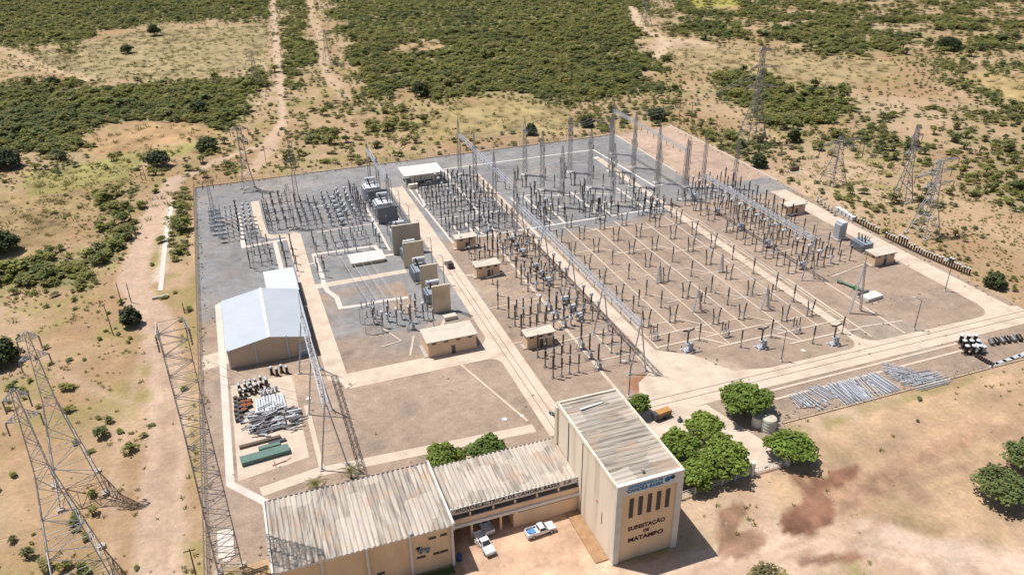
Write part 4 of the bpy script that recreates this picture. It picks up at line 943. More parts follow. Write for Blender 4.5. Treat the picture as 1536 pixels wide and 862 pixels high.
for k, y in enumerate((156, 162, 168.5, 175, 181, 187.5, 194, 200.5)):
    P = [(141.8 + 20 * t, y, 11.6 - 6.0 * t - 3.0 * t * (1 - t)) for t in np.linspace(0, 1, 8)]
    wire('conductor', P, .06, f'dropping conductor from the outer gantry toward the pink road, {nth(k + 1)} from steel mast', 'wire', group='dropping conductors at the outer gantry')
for k in range(4):
    P = [(22 + 2.3 * k + 3.2 * t, 214 - 44 * t, 6.2 - 3.6 * t * (1 - t)) for t in np.linspace(0, 1, 9)]
    wire('conductor', P, .04, f'long low conductor over the pit cover between shed and fire walls, {nth(k + 1)} from shed road', 'wire', m='pale_steel', group='long conductors between shed and fire walls')

# phase conductors linking the apparatus of each row
def link_row(x0, x1, y, z, lab, group, droops=4):
    xs = np.linspace(x0, x1, droops + 1); P = []
    for a, b in zip(xs[:-1], xs[1:]): P += [(a + (b - a) * t, y + .05, z - 1.6 * t * (1 - t)) for t in np.linspace(0, 1, 5)[:-1]]
    P.append((x1, y + .05, z)); wire('phase_conductor', P, .05, lab, 'wire', group=group)
r_ = 0
for by in (134.7, 154.4, 174.6, 194.4):
    for k in range(3):
        r_ += 1; link_row(58.1 if by < 170 else 66, 76, by + 4.55 * k, 5.2, f'thin linking conductor across the railed road bays, {nth(r_)} from office block', 'linking conductors beside the railed road')
r_ = 0
for by in (217.5, 236.5, 252.5):
    for k in range(3):
        y = by + 4.6 * k
        if y > 262: continue
        r_ += 1; link_row(58.3, 78.6, y, 5.2, f'thin linking conductor over grey gravel beyond the trench, {nth(r_)} from white trench', 'linking conductors beyond the trench', 5)
r_ = 0
for by in (159.0, 175.0, 188.2, 201.8, 216.0):
    for k in range(3):
        y = by + 4.5 * k
        if y > 225: continue
        r_ += 1; link_row(147.4, 161, y, 5.1, f'thin linking conductor across the outer bays, {nth(r_)} from steel mast', 'linking conductors of the outer bays', 4)
r_ = 0
for by in (239.5, 252.0):
    for k in range(3):
        r_ += 1; link_row(16, 39.4, by + 3.9 * k, 4.9, f'thin linking conductor between shed road and back transformers, {nth(r_)} from cross road', 'linking conductors near the back transformers', 6)
# ================================================================== gantries, masts, towers, transformers
def lat(b, p0, p1, w0, w1, n, t=.05, leg=.07, ax=None):
    """square lattice member from p0 to p1 with side w0 -> w1, n panels"""
    a = np.array(p0, float); c = np.array(p1, float); d = c - a; d /= np.linalg.norm(d)
    h = np.array([0, 0, 1.0]) if abs(d[2]) < .8 else np.array([1.0, 0, 0]); u = np.cross(d, h); u /= np.linalg.norm(u); v = np.cross(d, u)
    def ring(k):
        f = k / n; p = a + (c - a) * f; w = (w0 + (w1 - w0) * f) / 2; return [p + w * (i * u + j * v) for i, j in ((-1, -1), (1, -1), (1, 1), (-1, 1))]
    rs = [ring(k) for k in range(n + 1)]
    for i in range(4): b.bar(rs[0][i], rs[n][i], leg)
    for k in range(n):
        for i in range(4):
            j = (i + 1) % 4
            if (k + i) % 2: b.bar(rs[k][i], rs[k + 1][j], t)
            else: b.bar(rs[k][j], rs[k + 1][i], t)
            b.bar(rs[k + 1][i], rs[k + 1][j], t * .8)
    return b
def strings(root, pts, m='porcelain', n='insulator_string', L=1.5, r=.13):
    for x, y, z in pts: MB().lathe([(r * q, zz) for q, zz in ribs(1, L, 6)], 6, (x, y, z - L)).build(n, M[m], root, True)

# A-frame gantries with a pale lattice beam along the yard
def aframe_gantry(label, x, ys, zb, spike, spread, beam_mat, group='A-frame gantries', leg_m='steel', first_beam=True):
    g = empty('beam_gantry', (x, ys[0], 0), label, 'gantry', group)
    for y in ys:
        b = MB(); yy = y - ys[0]
        for s in (-1, 1): b.cyl((s * spread, yy, .25), (s * .18, yy, zb), .17, .13, 6); b.box(s * spread, yy, .13, .8, .8, .3)
        for k in range(1, 5):
            f = k / 5.0; q = spread * (1 - f) + .18 * f; b.bar((-q, yy, zb * f), (q, yy, zb * f), .07)
        b.cyl((0, yy, zb - .3), (0, yy, spike), .14, .05, 6)
        b.build('column', M[leg_m], g)
    for y0, y1 in zip(ys[:-1], ys[1:]):
        b = lat(MB(), (0, y0 - ys[0], zb), (0, y1 - ys[0], zb), 1.05, 1.05, max(6, int(abs(y1 - y0) / 1.1)), .07, .10); b.build('lattice_beam', M[beam_mat], g)
        strings(g, [(0, y0 - ys[0] + (y1 - y0) * f, zb - .5) for f in (.25, .5, .75)])
    return g
aframe_gantry('long gantry with pale lattice beam over the cream gantry road', 76.7, [129.9, 148.6, 167.3, 186, 204.7], 12.2, 17.2, 2.0, 'pale_steel')
aframe_gantry('gantry with pale lattice beam beside the storage slab and shed', 7.7, [122.0, 140.5, 157.0], 14.6, 20.2, 2.4, 'pale_steel')
aframe_gantry('outer gantry with pale beam over the bays by the pink road', 141.8, [153.6, 171.6, 189.6, 207.6], 12.0, 17.5, 2.0, 'pale_steel')

def column_gantry(label, x, ys, zb, h, w=1.15, beams=True, group='lattice column gantries'):
    g = empty('column_gantry', (x, ys[0], 0), label, 'gantry', group)
    for y in ys:
        yy = y - ys[0]; c = MB().box(0, yy, .2, 2.1, 2.1, .4).build('footing', M['kerb'], g)
        b = lat(MB(), (0, yy, .4), (0, yy, zb + .6), w, w * .8, int(zb / 1.3), .06, .11); b.cyl((0, yy, zb), (0, yy, h), .10, .04, 5); lat(b, (0, yy, zb + .6), (0, yy, h - 2), w * .8, .15, 3, .05, .06)
        b.build('column', M['tower_steel'], g)
    if beams:
        for y0, y1 in zip(ys[:-1], ys[1:]):
            lat(MB(), (0, y0 - ys[0], zb), (0, y1 - ys[0], zb), .95, .95, int(abs(y1 - y0) / 1.2), .05, .08).build('lattice_beam', M['pale_steel'], g); strings(g, [(0, y0 - ys[0] + (y1 - y0) * f, zb - .4) for f in (.25, .5, .75)])
    return g
column_gantry('lattice gantry above the end of the cream gantry road', 77.6, [211, 230.5, 251.5, 270.5], 15.5, 23)
column_gantry('lattice gantry behind the back fire walls near the white hut', 43.6, [235.5, 252, 268.5], 14.6, 18.5, .9)
column_gantry('lattice gantry on the grey gravel, beside the pink gravel pad', 141, [217.5, 235.6, 253.4, 271.4], 17.5, 23.5)
for x, ys, nm in ((100, (226.8, 244.2, 261.2), 'first'), (116.5, (222.2, 240, 257.5), 'second'), (131, (218, 235.4, 253), 'third')):
    for i, y in enumerate(ys):
        c = empty('lattice_column', (x, y, 0), f'{nth(i + 1)} free-standing lattice column from white trench, {nm} line from gantry road', 'steel column', 'free-standing lattice columns')
        MB().box(0, 0, .2, 2.2, 2.2, .4).build('footing', M['kerb'], c)
        b = lat(MB(), (0, 0, .4), (0, 0, 17.5), 1.25, .95, 13, .06, .11); lat(b, (0, 0, 17.5), (0, 0, 21.5), .95, .15, 4, .05, .07); b.build('shaft', M['tower_steel'], c)
        lat(MB(), (0, -2.2, 16.6), (0, 2.2, 16.6), .6, .6, 5, .05, .07).build('cross_arm', M['steel'], c); strings(c, [(0, -2, 16.4), (0, 2, 16.4)])
for px, py, h, lab in ((1029, 281, 20, 'lattice column at the near edge of the pink gravel pad'), (1053, 281, 21, 'lattice column beside the pink gravel pad, closer to the pink road'), (1100, 283, 20, 'lattice column standing by the grey gravel triangle')):
    x, y = G(px, py); c = empty('lattice_column', (x, y, 0), lab, 'steel column', 'free-standing lattice columns'); MB().box(0, 0, .2, 2, 2, .4).build('footing', M['kerb'], c)
    b = lat(MB(), (0, 0, .4), (0, 0, h * .85), 1.1, .8, 13, .06, .10); b.cyl((0, 0, h * .8), (0, 0, h), .09, .04, 5); b.build('shaft', M['tower_steel'], c)

# small A masts of the brown yard and the lone steel mast
def amast(px, py, h, lab, sp=1.2, m='pale_steel', m2='steel'):
    x, y = G(px, py); c = empty('steel_mast', (x, y, 0), lab, 'mast', 'steel masts')
    b = MB()
    for s in (-1, 1): b.box(s * sp, 0, .1, .7, .7, .25)
    b.build('footing', M['concrete'], c)
    lat(MB(), (-sp, 0, .2), (-.1, 0, h * .8), .42, .3, int(h), .05, .07).build('leg', M[m], c); lat(MB(), (sp, 0, .2), (.1, 0, h * .8), .42, .3, int(h), .05, .07).build('leg', M[m2], c)
    MB().cyl((0, 0, h * .72), (0, 0, h), .13, .04, 6).build('spike', M['dark_steel'], c)
amast(1045, 467, 7.4, 'pale A-shaped mast among the posts, closer to the gantry road'); amast(1147, 464, 7.4, 'pale A-shaped mast among the posts, closer to the service road'); amast(1081, 408, 6.4, 'short pale mast in the middle of the brown yard', .6); amast(988, 424, 6.4, 'short mast among the posts near the middle of the brown yard', .6)
amast(1282, 468, 17.0, 'lone tall steel mast by the green rail near the outer gantry', 1.75)

# light poles
def lightpole(x, y, h, lab, a=2.4):
    c = empty('light_pole', (x, y, 0), lab, 'light pole', 'light poles of the yard')
    MB().box(0, 0, .2, .5, .5, .4).build('footing', M['kerb'], c); MB().cyl((0, 0, .3), (0, 0, h), .12, .07, 6).build('pole', M['dark_steel'], c)
    MB().tube([(0, 0, h), (-.5, .5, h + .35), (-.42 * a, .5 * a, h + .5)], .06, 5).build('bracket', M['dark_steel'], c); MB().box(-.45 * a, .53 * a, h + .48, .4, .8, .16, .7).build('lamp_head', M['pale_paint'], c)
for (px, py), lab in (((943, 595), 'light pole beside the office block and reddish gravel patch'), ((1171.5, 542), 'light pole on the front road verge between two breakers'), ((1371, 495), 'light pole near the corner of front road and outer road'), ((1417, 437), 'light pole on the inner verge of the pink outer road')):
    lightpole(*G(px, py), 8.2, lab)
for i, y in enumerate((187, 199.5, 213, 226.5, 240, 252)):
    lightpole(47.8, y, 8.4, f'slim light pole on the transformer road verge, {nth(i + 1)} from the relay house', 1.4)

# ---- lattice transmission towers
def tower(x, y, h, w0, w1, zw, arms, lab, rz=0.0, m='tower_steel', group='transmission towers', t=.10, leg=.17, top=1.2, strl=2.2, panel=3.4):
    g = empty('lattice_tower', (x, y, 0), lab, 'power tower', group, rz)
    for i, j in ((-1, -1), (1, -1), (1, 1), (-1, 1)): MB().box(i * w0 / 2, j * w0 / 2, .2, 1.1, 1.1, .5).build('footing', M['concrete'], g)
    b = lat(MB(), (0, 0, .3), (0, 0, zw), w0, w1, max(4, int(zw / panel)), t, leg); lat(b, (0, 0, zw), (0, 0, h), w1, top * .45, max(4, int((h - zw) / 1.7)), t * .8, leg * .8)
    b.build('tower_body', M[m], g)
    for z, L in arms:
        for s in (-1, 1):
            if L[s > 0] <= 0: continue
            wz = w1 + (top * .45 - w1) * (z - zw) / max(h - zw, .1); a = MB(); xt = s * L[s > 0]
            for q in (-1, 1):
                a.bar((s * wz / 2, q * wz / 2, z), (xt, 0, z), t * 1.1); a.bar((s * wz / 2, q * wz / 2, z + 1.1), (xt, 0, z + .1), t)
                for f in (.3, .6): a.bar((s * wz / 2 + (xt - s * wz / 2) * f, q * wz / 2 * (1 - f), z), (s * wz / 2 + (xt - s * wz / 2) * (f - .15), q * wz / 2 * (1.15 - f), z + 1.1 * (1.15 - f)), t * .7)
            a.build('cross_arm', M[m], g)
            strings(g, [(xt, 0, z)], 'porcelain2', L=strl, r=.16)
    return g
tower(-37.3, 132.4, 34.0, 7.4, 2.0, 20, [(29, (2.2, 2.2)), (32.6, (1.6, 1.6))], 'tall lattice power tower on sand beside the track, behind its twin', .25, m='steel')
tower(-35.2, 111.0, 36.0, 8.0, 2.1, 21, [(31, (2.2, 2.2)), (34.6, (1.6, 1.6))], 'tall lattice power tower on sand, the twin beside the frame corner', .25, m='steel')
tower(*G(349, 866), 47, 3.7, 3.3, 30, [(46.0, (2.1, 2.1))], 'very tall grey lattice tower standing just inside the wire fence', .1, top=7.6, t=.085, leg=.16, strl=2.6, panel=1.9)
tower(2.6, 283.4, 23.0, 4.6, 1.9, 10, [(18.5, (2.2, 2.2)), (22.2, (3.0, 3.0))], 'squat lattice tower inside the back fence above the cream path', .1, top=3.0)
tower(17.4, 266, 20.5, 1.5, 1.1, 10, [(14, (2.2, 2.2))], 'slender lattice column with one arm between corner and transformers', .0, t=.06, leg=.11)
tower(13.4, 242, 15, 1.6, 1.2, 8, [(12, (2.0, 2.0))], 'slender lattice column with one arm beside the bend of the cream path', .0, t=.06, leg=.11)
tower(-9.9, 257, 15.5, 1.3, .9, 8, [(13.5, (1.6, 1.6))], 'slender dark lattice column in the corner among capacitor racks', .0, m='dark_steel', t=.06, leg=.10)
tower(200.7, 263, 38.6, 9.0, 2.6, 17, [(23, (5.4, 7.0)), (30.5, (4.0, 8.0)), (37, (1.5, 5.0))], 'biggest lattice power tower on the sand beyond the pink pad', -.1, t=.14, leg=.26, top=2.2)
tower(199.6, 212.5, 17, 6.4, 2.6, 9, [(12.5, (5.0, 9.0)), (14.8, (8.0, 11.0))], 'low broad lattice tower beside shrubs beyond the grey gravel triangle', .1, t=.12, leg=.2, top=2.2)
tower(194, 165.4, 24, 6.6, 2.4, 12, [(16, (5.0, 8.5)), (20, (9.5, 6.0)), (23.2, (3.0, 8.0))], 'pale lattice tower with wide arms behind the stored insulator row', .1, m='steel', t=.13, leg=.22, top=2.0)
tower(*G(1352, 300), 26, 5.0, 2.0, 10, [(17, (5.0, 5.5)), (22, (3.5, 4.5))], 'lattice tower with wide arms on sandy slope behind the pale tower', .3, t=.13, leg=.22, top=1.8)
tower(296, 527, 24, 6.0, 2.0, 12, [(17, (5, 5)), (22, (4, 4))], 'far lattice tower standing where two sandy trails meet', .2)
tower(*G(492, 97), 20, 5.0, 1.8, 10, [(14, (4.5, 4.5)), (18.5, (3.5, 3.5))], 'far lattice tower in the scrub beside the second pale trail', .2)
tower(*G(385, 128), 18, 5.0, 1.8, 9, [(13, (4.0, 4.0)), (17, (3.0, 3.0))], 'far lattice tower at the end of the wide dry field', .2)

# ---- wooden poles
for i, (px, py, pt, lab) in enumerate(((170, 502, 457, 'leaning wooden pole on bare sand beside a lone bush'), (184, 459, 424, 'wooden pole of a close pair at the thicket edge, behind the tall one'), (197, 454, 424, 'wooden pole of a close pair at the thicket edge, nearer the fence'), (205, 358, 320, 'wooden pole on the track verge between thicket and trench'),
        (277, 470, 455, 'short wooden post just outside the wire fence'), (213, 270, 247, 'wooden pole by the green field beside a dark tree'), (219, 270, 247, 'second wooden pole by the green field, next to the track'), (400, 248, 222, 'wooden pole at the fork of the pale track'), (438, 256, 205, 'dark wooden pole outside the back fence by the slender column'), (444, 256, 210, 'dark wooden pole of the pair outside the back fence, closer to the hut'),
        (294, 862, 822, 'short wooden stake on the sand by the tall fence tower'), (1019, 178, 148, 'dark wooden pole on the sand beyond the pink pad'), (1037, 180, 152, 'dark wooden pole of a pair beyond the pink pad'), (1228, 236, 200, 'dark wooden pole beneath the low broad tower arms'), (1285, 240, 206, 'dark wooden pole beside a rounded shrub past the broad tower'), (1293, 236, 206, 'dark wooden pole by the slope shrubs past the broad tower'))):
    x, y = G(px, py); k = 1 / (1 if py == pt else 1); lo, hi = 0, 30
    for _ in range(30):
        mid = (lo + hi) / 2
        if float(project(x, y, mid)[1]) > pt: lo = mid
        else: hi = mid
    b = MB().cyl((0, 0, 0), (random.uniform(-.25, .25), random.uniform(-.2, .2), lo), .14, .09, 6); o = b.build('wooden_pole', M['wood']); o.location = (x, y, 0); tag(o, lab, 'pole', 'wooden poles')
    if lo > 5 and i > 4: c = MB().box(0, 0, lo - .5, 1.8, .14, .14).build('cross_arm', M['wood'], o)

# ---- transformers
def transformer(x, y, lab, w=3.6, d=4.2, h=3.0, cons=True, blue=True, fins=-1, group='power transformers by the fire walls'):
    t = empty('transformer', (x, y, 0), lab, 'transformer', group)
    MB().box(0, 0, .25, w + 1.2, d + 1.4, .5).build('plinth', M['concrete'], t)
    tank = MB().box(0, 0, .5 + h / 2, w, d, h).box(0, 0, .55 + h, w + .3, d + .3, .12).build('tank', M['blue_grey' if blue else 'pale_paint'], t)
    b = MB()
    for k in range(int(d / .35)): b.box(fins * (w / 2 + .55), -d / 2 + .3 + k * .35, .5 + h * .5, 1.0, .1, h * .85)
    b.box(fins * (w / 2 + .55), 0, .5 + h * .94, .25, d, .18); b.box(fins * (w / 2 + .55), 0, .75, .25, d, .18); b.build('radiator', M['pale_paint' if not blue else 'blue_grey'], t)
    for k in (-1, 0, 1):
        q = MB().lathe(ribs(.24, 2.3, 8), 8, (-.6, k * 1.3, h + .6), Matrix.Rotation(-.22, 3, 'Y')).build('bushing', M['porcelain'], t, True)
        MB().lathe(ribs(.17, 1.3, 6), 8, (1.0, k * .9, h + .6), Matrix.Rotation(.25, 3, 'Y')).build('bushing', M['porcelain2'], t, True)
    if cons:
        c = MB().cyl((-1.8, d / 2 - .7, h + 2.2), (1.6, d / 2 - .7, h + 2.2), .62, n=14).build('conservator', M['pale_paint'], t, False)
        b = MB(); b.bar((-1.3, d / 2 - .7, h + .5), (-1.3, d / 2 - .7, h + 1.8), .1); b.bar((1.1, d / 2 - .7, h + .5), (1.1, d / 2 - .7, h + 1.8), .1); b.build('conservator_leg', M['steel'], t)
    MB().box(w / 2 + .35, -d / 4, 1.4, .6, .9, 1.5).build('control_box', M['grey_paint'], t)
    return t
transformer(42.9, 178.6, 'blue transformer with pale tank on top behind the nearest fire wall'.replace('nearest', 'first'))
transformer(42.9, 193.0, 'blue transformer between the two middle fire walls', d=5.2)
transformer(43.2, 206.0, 'transformer hidden between the tan wall and the grey wall')
transformer(43.0, 217.5, 'white topped transformer directly behind the tall grey wall', 4.2, 5.0, 4.2, True, False)
transformer(43.0, 242.0, 'big pale transformer second from the white hut', 4.6, 5.4, 4.6, True, False)
transformer(42.2, 258.0, 'big pale transformer with tall bushings next to the white hut', 4.6, 5.4, 4.6, True, False)
for (y, lab) in ((235.2, 'smooth grey screen wall in front of the second pale transformer'), (251.2, 'smooth grey screen wall in front of the transformer next to the hut')):
    w = MB().bx(-3.2, 3.2, -.2, .2, 0, 5.6).build('screen_wall', mat('grey_screen', (.20, .20, .22), .85, .1, .6)); w.location = (42.8, y, 0); tag(w, lab, 'wall', 'grey screen walls')
t = transformer(169.4, 163.8, 'lone pale transformer with finned tank by the pink outer road', 3.0, 5.0, 2.2, False, True, group='transformers')
c = empty('cooler_cabinet', (168.4, 172.6, 0), 'tall pale blue cabinet next to the lone transformer', 'cabinet')
MB().box(0, 0, 2.6, 2.6, 2.4, 4.4).build('body', M['grey_paint'], c); MB().box(.2, 0, 5.2, 2.0, 2.7, .8).build('top_unit', M['pale_paint'], c); MB().box(1.33, 0, 2.6, .1, 2.0, 4.0).build('grille', M['blue_grey'], c); MB().box(0, 0, .2, 4.2, 3.8, .4).build('plinth', M['concrete'], c)

# ---- fences
def fence(label, pts, h=2.3, step=3.0, plinth=.25, group='wire fence runs'):
    f = empty('wire_fence', (pts[0][0], pts[0][1], 0), label, 'fence', group); ox, oy = pts[0]
    total = sum(math.dist(a, b) for a, b in zip(pts[:-1], pts[1:])); step = max(step, total / 95); pm = MB().bar((0, 0, 0), (0, 0, h), .08).bar((0, 0, h), (.0, -.3, h + .3), .05).mesh('post', M['concrete'])
    wb = MB(); pb = MB()
    for (x0, y0), (x1, y1) in zip(pts[:-1], pts[1:]):
        L = math.dist((x0, y0), (x1, y1)); n = max(1, int(round(L / step)))
        for k in range(n): o = link('post', pm, f); o.location = (x0 - ox + (x1 - x0) * k / n, y0 - oy + (y1 - y0) * k / n, 0)
        for z in [q for q in (.4, .8, 1.2, 1.6, 2.0, h) if q <= h]: wb.bar((x0 - ox, y0 - oy, z), (x1 - ox, y1 - oy, z), .035)
        for k in range(int(L / 1.0)): q = k / int(L / 1.0); wb.bar((x0 - ox + (x1 - x0) * q, y0 - oy + (y1 - y0) * q, .2), (x0 - ox + (x1 - x0) * q, y0 - oy + (y1 - y0) * q, h), .022)
        pb.box((x0 + x1) / 2 - ox, (y0 + y1) / 2 - oy, plinth / 2, L, .22, plinth, math.atan2(y1 - y0, x1 - x0))
    wb.build('mesh_panel', M['net'], f); pb.build('plinth', M['block_wall'], f)
fence('long wire fence between the sandy track and the shed', [(-15.9, 92), (-15.9, 293.2)]); fence('back wire fence between grey gravel and scrub', [(-15.9, 293.2), (152.4, 294.5)])
fence('low wire fence on the sand below the steel bundles', [(95.2, 102.8), (182, 102.9)], .75, 4.2)
k = MB().box(0, 0, .25, .5, 52, .5, 0).build('kerb_wall', M['path']); k.location = (153.2, 268.5, 0); tag(k, 'cream kerb wall between grey gravel and the pink pad', 'kerb')
k = MB().box(0, 0, .2, .5, 76, .4, 0).build('kerb_wall', M['path']); k.location = (182.2, 259, 0); tag(k, 'cream kerb wall along the sandy side of the pink pad', 'kerb')
# ================================================================== plants
def leaf_mat(name, cols, vary=.25, trans=.25):
    """leaves: shade differs from plant to plant (random per object) and from clump to clump (vertex tint)"""
    m = bpy.data.materials.new(name); m.use_nodes = True; t = m.node_tree; N = t.nodes; L = t.links; b = N['Principled BSDF']
    b.inputs['Roughness'].default_value = .65; b.inputs['Specular IOR Level'].default_value = .2
    oi = N.new('ShaderNodeObjectInfo'); cr = N.new('ShaderNodeValToRGB'); e = cr.color_ramp.elements
    e[0].color = (*cols[0], 1); e[1].color = (*cols[-1], 1)
    for i, c in enumerate(cols[1:-1]): q = e.new((i + 1) / (len(cols) - 1)); q.color = (*c, 1)
    L.new(oi.outputs['Random'], cr.inputs[0])
    a = N.new('ShaderNodeVertexColor'); a.layer_name = 'leaf'
    x = N.new('ShaderNodeMix'); x.data_type = 'RGBA'; x.blend_type = 'MULTIPLY'; x.inputs[0].default_value = 1; L.new(cr.outputs[0], x.inputs[6]); L.new(a.outputs[0], x.inputs[7])
    L.new(x.outputs[2], b.inputs['Base Color'])
    tr = N.new('ShaderNodeBsdfTranslucent'); L.new(x.outputs[2], tr.inputs[0]); ms = N.new('ShaderNodeMixShader'); ms.inputs[0].default_value = trans
    L.new(b.outputs[0], ms.inputs[1]); L.new(tr.outputs[0], ms.inputs[2]); L.new(ms.outputs[0], N['Material Output'].inputs[0]); return m
M['scrub_leaf'] = leaf_mat('scrub_leaf', [(0.251, 0.281, 0.100), (0.316, 0.335, 0.119), (0.382, 0.368, 0.142), (0.264, 0.288, 0.100), (0.355, 0.321, 0.178), (0.211, 0.248, 0.095), (0.343, 0.335, 0.130)], trans=.55)
M['dark_leaf'] = leaf_mat('dark_leaf', [(.156, .192, .084), (.192, .228, .096), (.240, .252, .120)], trans=.5)
M['mango_leaf'] = leaf_mat('mango_leaf', [(.17, .245, .05), (.20, .265, .055), (.145, .215, .048)], trans=.3)
M['tree_leaf'] = leaf_mat('tree_leaf', [(.075, .10, .045), (.095, .12, .05), (.085, .105, .055)], trans=.35)
M['acacia_leaf'] = leaf_mat('acacia_leaf', [(.17, .215, .085), (.19, .23, .09)], trans=.4)
M['palm_leaf'] = leaf_mat('palm_leaf', [(.16, .18, .05), (.19, .19, .07)])

def leaf_cloud(n, blobs, size, g, flat=.5, yellow=.25, up=.5, spread=.34):
    """n leaf clumps spread over the outer part of several lobes; returns mesh arrays with a tint per clump"""
    w = np.array([b[3] * b[4] * b[5] for b in blobs]) ** .66; ids = g.choice(len(blobs), n, p=w / w.sum()); B = np.array([b for b in blobs])[ids]
    d = g.normal(size=(n, 3)); d /= np.linalg.norm(d, axis=1)[:, None]; d[:, 2] = np.where(d[:, 2] < -.35, -d[:, 2] * .6, d[:, 2]); r = g.random(n) ** .35
    wob = 1 + .22 * np.sin(d[:, 0] * 5 + ids) * np.cos(d[:, 1] * 4 + ids * 2)
    P = B[:, :3] + d * B[:, 3:6] * (r * wob)[:, None]
    nrm = d * (1 - up) + g.normal(size=(n, 3)) * spread + np.array((0, 0, up * 1.5)); nrm /= np.linalg.norm(nrm, axis=1)[:, None]
    t = np.cross(nrm, g.normal(size=(n, 3))); t /= np.linalg.norm(t, axis=1)[:, None]; s = np.cross(nrm, t)
    sz = size * (.6 + .8 * g.random(n)); asp = .55 + .4 * g.random(n)
    a = t * sz[:, None]; c = s * (sz * asp)[:, None]; bend = nrm * (sz * .18)[:, None]
    V = np.stack([P - a, P - c * .9 + bend, P + a, P + c * .9 + bend], 1).reshape(-1, 3)
    lobe = .78 + .44 * g.random(len(blobs)); tint = (.78 + .44 * g.random(n)) * lobe[ids]; C = np.stack([tint * (1 + yellow * (g.random(n) - .4)), tint, tint * (1 - .2 * g.random(n))], 1)
    return V, np.repeat(C, 4, 0)
def cloud_mesh(name, V, C, m):
    me = bpy.data.meshes.new(name); n = len(V) // 4; me.vertices.add(len(V)); me.vertices.foreach_set('co', V.astype(np.float32).ravel())
    me.loops.add(4 * n); me.loops.foreach_set('vertex_index', np.arange(4 * n, dtype=np.int32)); me.polygons.add(n); me.polygons.foreach_set('loop_start', np.arange(0, 4 * n, 4, dtype=np.int32)); me.update(calc_edges=True)
    ca = me.color_attributes.new('leaf', 'FLOAT_COLOR', 'POINT'); ca.data.foreach_set('color', np.concatenate([C, np.ones((len(C), 1))], 1).astype(np.float32).ravel()); me.materials.append(m); return me
def stems(n, r, h, g, th=.07):
    b = MB()
    for k in range(n):
        a = g.random() * 6.28; q = r * (.3 + .5 * g.random()); b.cyl((.12 * math.cos(a), .12 * math.sin(a), -.15), (q * math.cos(a) * .5, q * math.sin(a) * .5, h * .45), th, th * .7, 5); b.cyl((q * math.cos(a) * .5, q * math.sin(a) * .5, h * .45), (q * math.cos(a), q * math.sin(a), h * .8), th * .7, th * .3, 4)
    return b
# ---- shrub forms, one metre wide at rest (scaled when placed)
SHRUB = []; gS = np.random.default_rng(5)
for v in range(7):
    nb = 4 + v % 4; bl = []
    for k in range(nb):
        a = gS.random() * 6.28; q = .28 * math.sqrt(gS.random()) if k else 0; hh = .16 + .16 * gS.random()
        bl.append((q * math.cos(a), q * math.sin(a), .24 + .12 * gS.random(), .16 + .14 * gS.random(), .16 + .14 * gS.random(), hh))
    V, C = leaf_cloud(210 if v < 5 else 130, bl, .072, gS, up=.8, spread=.24); SHRUB.append((V, C, nb))
shrub_me = [cloud_mesh('foliage', V, C, M['scrub_leaf']) for V, C, _ in SHRUB]
shrub_dk = [cloud_mesh('foliage', V, C, M['dark_leaf']) for V, C, _ in SHRUB]
stem_me = [stems(5, .3, .5, gS, .022).mesh('stem', M['bark']) for _ in range(3)]

# ---- where the scrub grows
def scatter():
    X = []; Y = []; S = []
    g = np.random.default_rng(77)
    for y0, y1, st in ((55, 330, 1.9), (330, 560, 2.6), (560, 1000, 3.6)):
        ys = np.arange(y0, y1, st); xs = np.arange(-420, 880, st); xx, yy = np.meshgrid(xs, ys); xx = (xx + g.uniform(-.5, .5, xx.shape) * st).ravel(); yy = (yy + g.uniform(-.5, .5, yy.shape) * st).ravel()
        px, py, w = project(xx, yy); k = (px > -170) & (px < 1706) & (py > -60) & (py < 960); xx, yy = xx[k], yy[k]
        d, s = scrub(xx, yy); lam = d * st * st / (np.pi * (s * .42) ** 2) * np.where(d > .55, 1.8, 1.45)
        k = g.random(len(xx)) < lam; X.append(xx[k]); Y.append(yy[k]); S.append((s * np.exp(g.normal(0, .33, len(s))))[k])
    return np.concatenate(X), np.concatenate(Y), np.concatenate(S)
bX, bY, bS = scatter(); bS = np.clip(bS, .8, 9)
# single small tufts on the open sand
PXb, PYb, Wb = project(bX, bY)
vis = (PXb > 0) & (PXb < 1536) & (PYb > 8) & (PYb < 862)
scr = bS / Wb * vis
order = np.argsort(-scr)
dens = scrub(bX, bY)[0]
order = [i for i in order if dens[i] < .66 and vis[i]][:215]
single = np.zeros(len(bX), bool); single[order] = True

def zone_of(px, py):
    if px < 300 and py > 520: return 'on the bare sand near the tall towers'
    if px < 240 and py > 300: return 'in the thicket across the track'
    if px < 300 and py > 210: return 'between the track and the fence corner' if px > 225 else 'around the green field'
    if px < 420: return 'beside the upper track'
    if px < 700 and py > 140: return 'behind the back fence'
    if px < 1000 and py > 140: return 'beyond the lattice columns'
    if py > 560: return 'on the sand past the driveway gate'
    if px < 1200 and py > 140: return 'by the pink pad'
    if px >= 1200 and py > 230: return 'on the sandy slope with wide-armed towers'
    if py > 140: return 'on the far slope past the wide-armed towers'
    return 'in the far sparse scrub'
zc = {}
SIZE = lambda s: 'small' if s < 2.4 else ('medium' if s < 4.2 else 'broad')
for i in sorted(order, key=lambda i: (zone_of(PXb[i], PYb[i]), Wb[i])):
    z = zone_of(PXb[i], PYb[i]); zc[z] = zc.get(z, 0) + 1
    v = i % 7; dk = (i * 7) % 10 < 4
    r = empty('shrub', (bX[i], bY[i], 0), uniq(f"{SIZE(bS[i])} {'dark' if dk else 'olive'} shrub {z}, {nth(zc[z])} outward from camera"), 'shrub', 'shrubs ' + z, random.uniform(0, 6.28))
    s = bS[i]; r.scale = (s, s * random.uniform(.85, 1.15), s * random.uniform(.8, 1.15))
    link('foliage', (shrub_dk if dk else shrub_me)[v], r); link('stem', stem_me[v % 3], r)

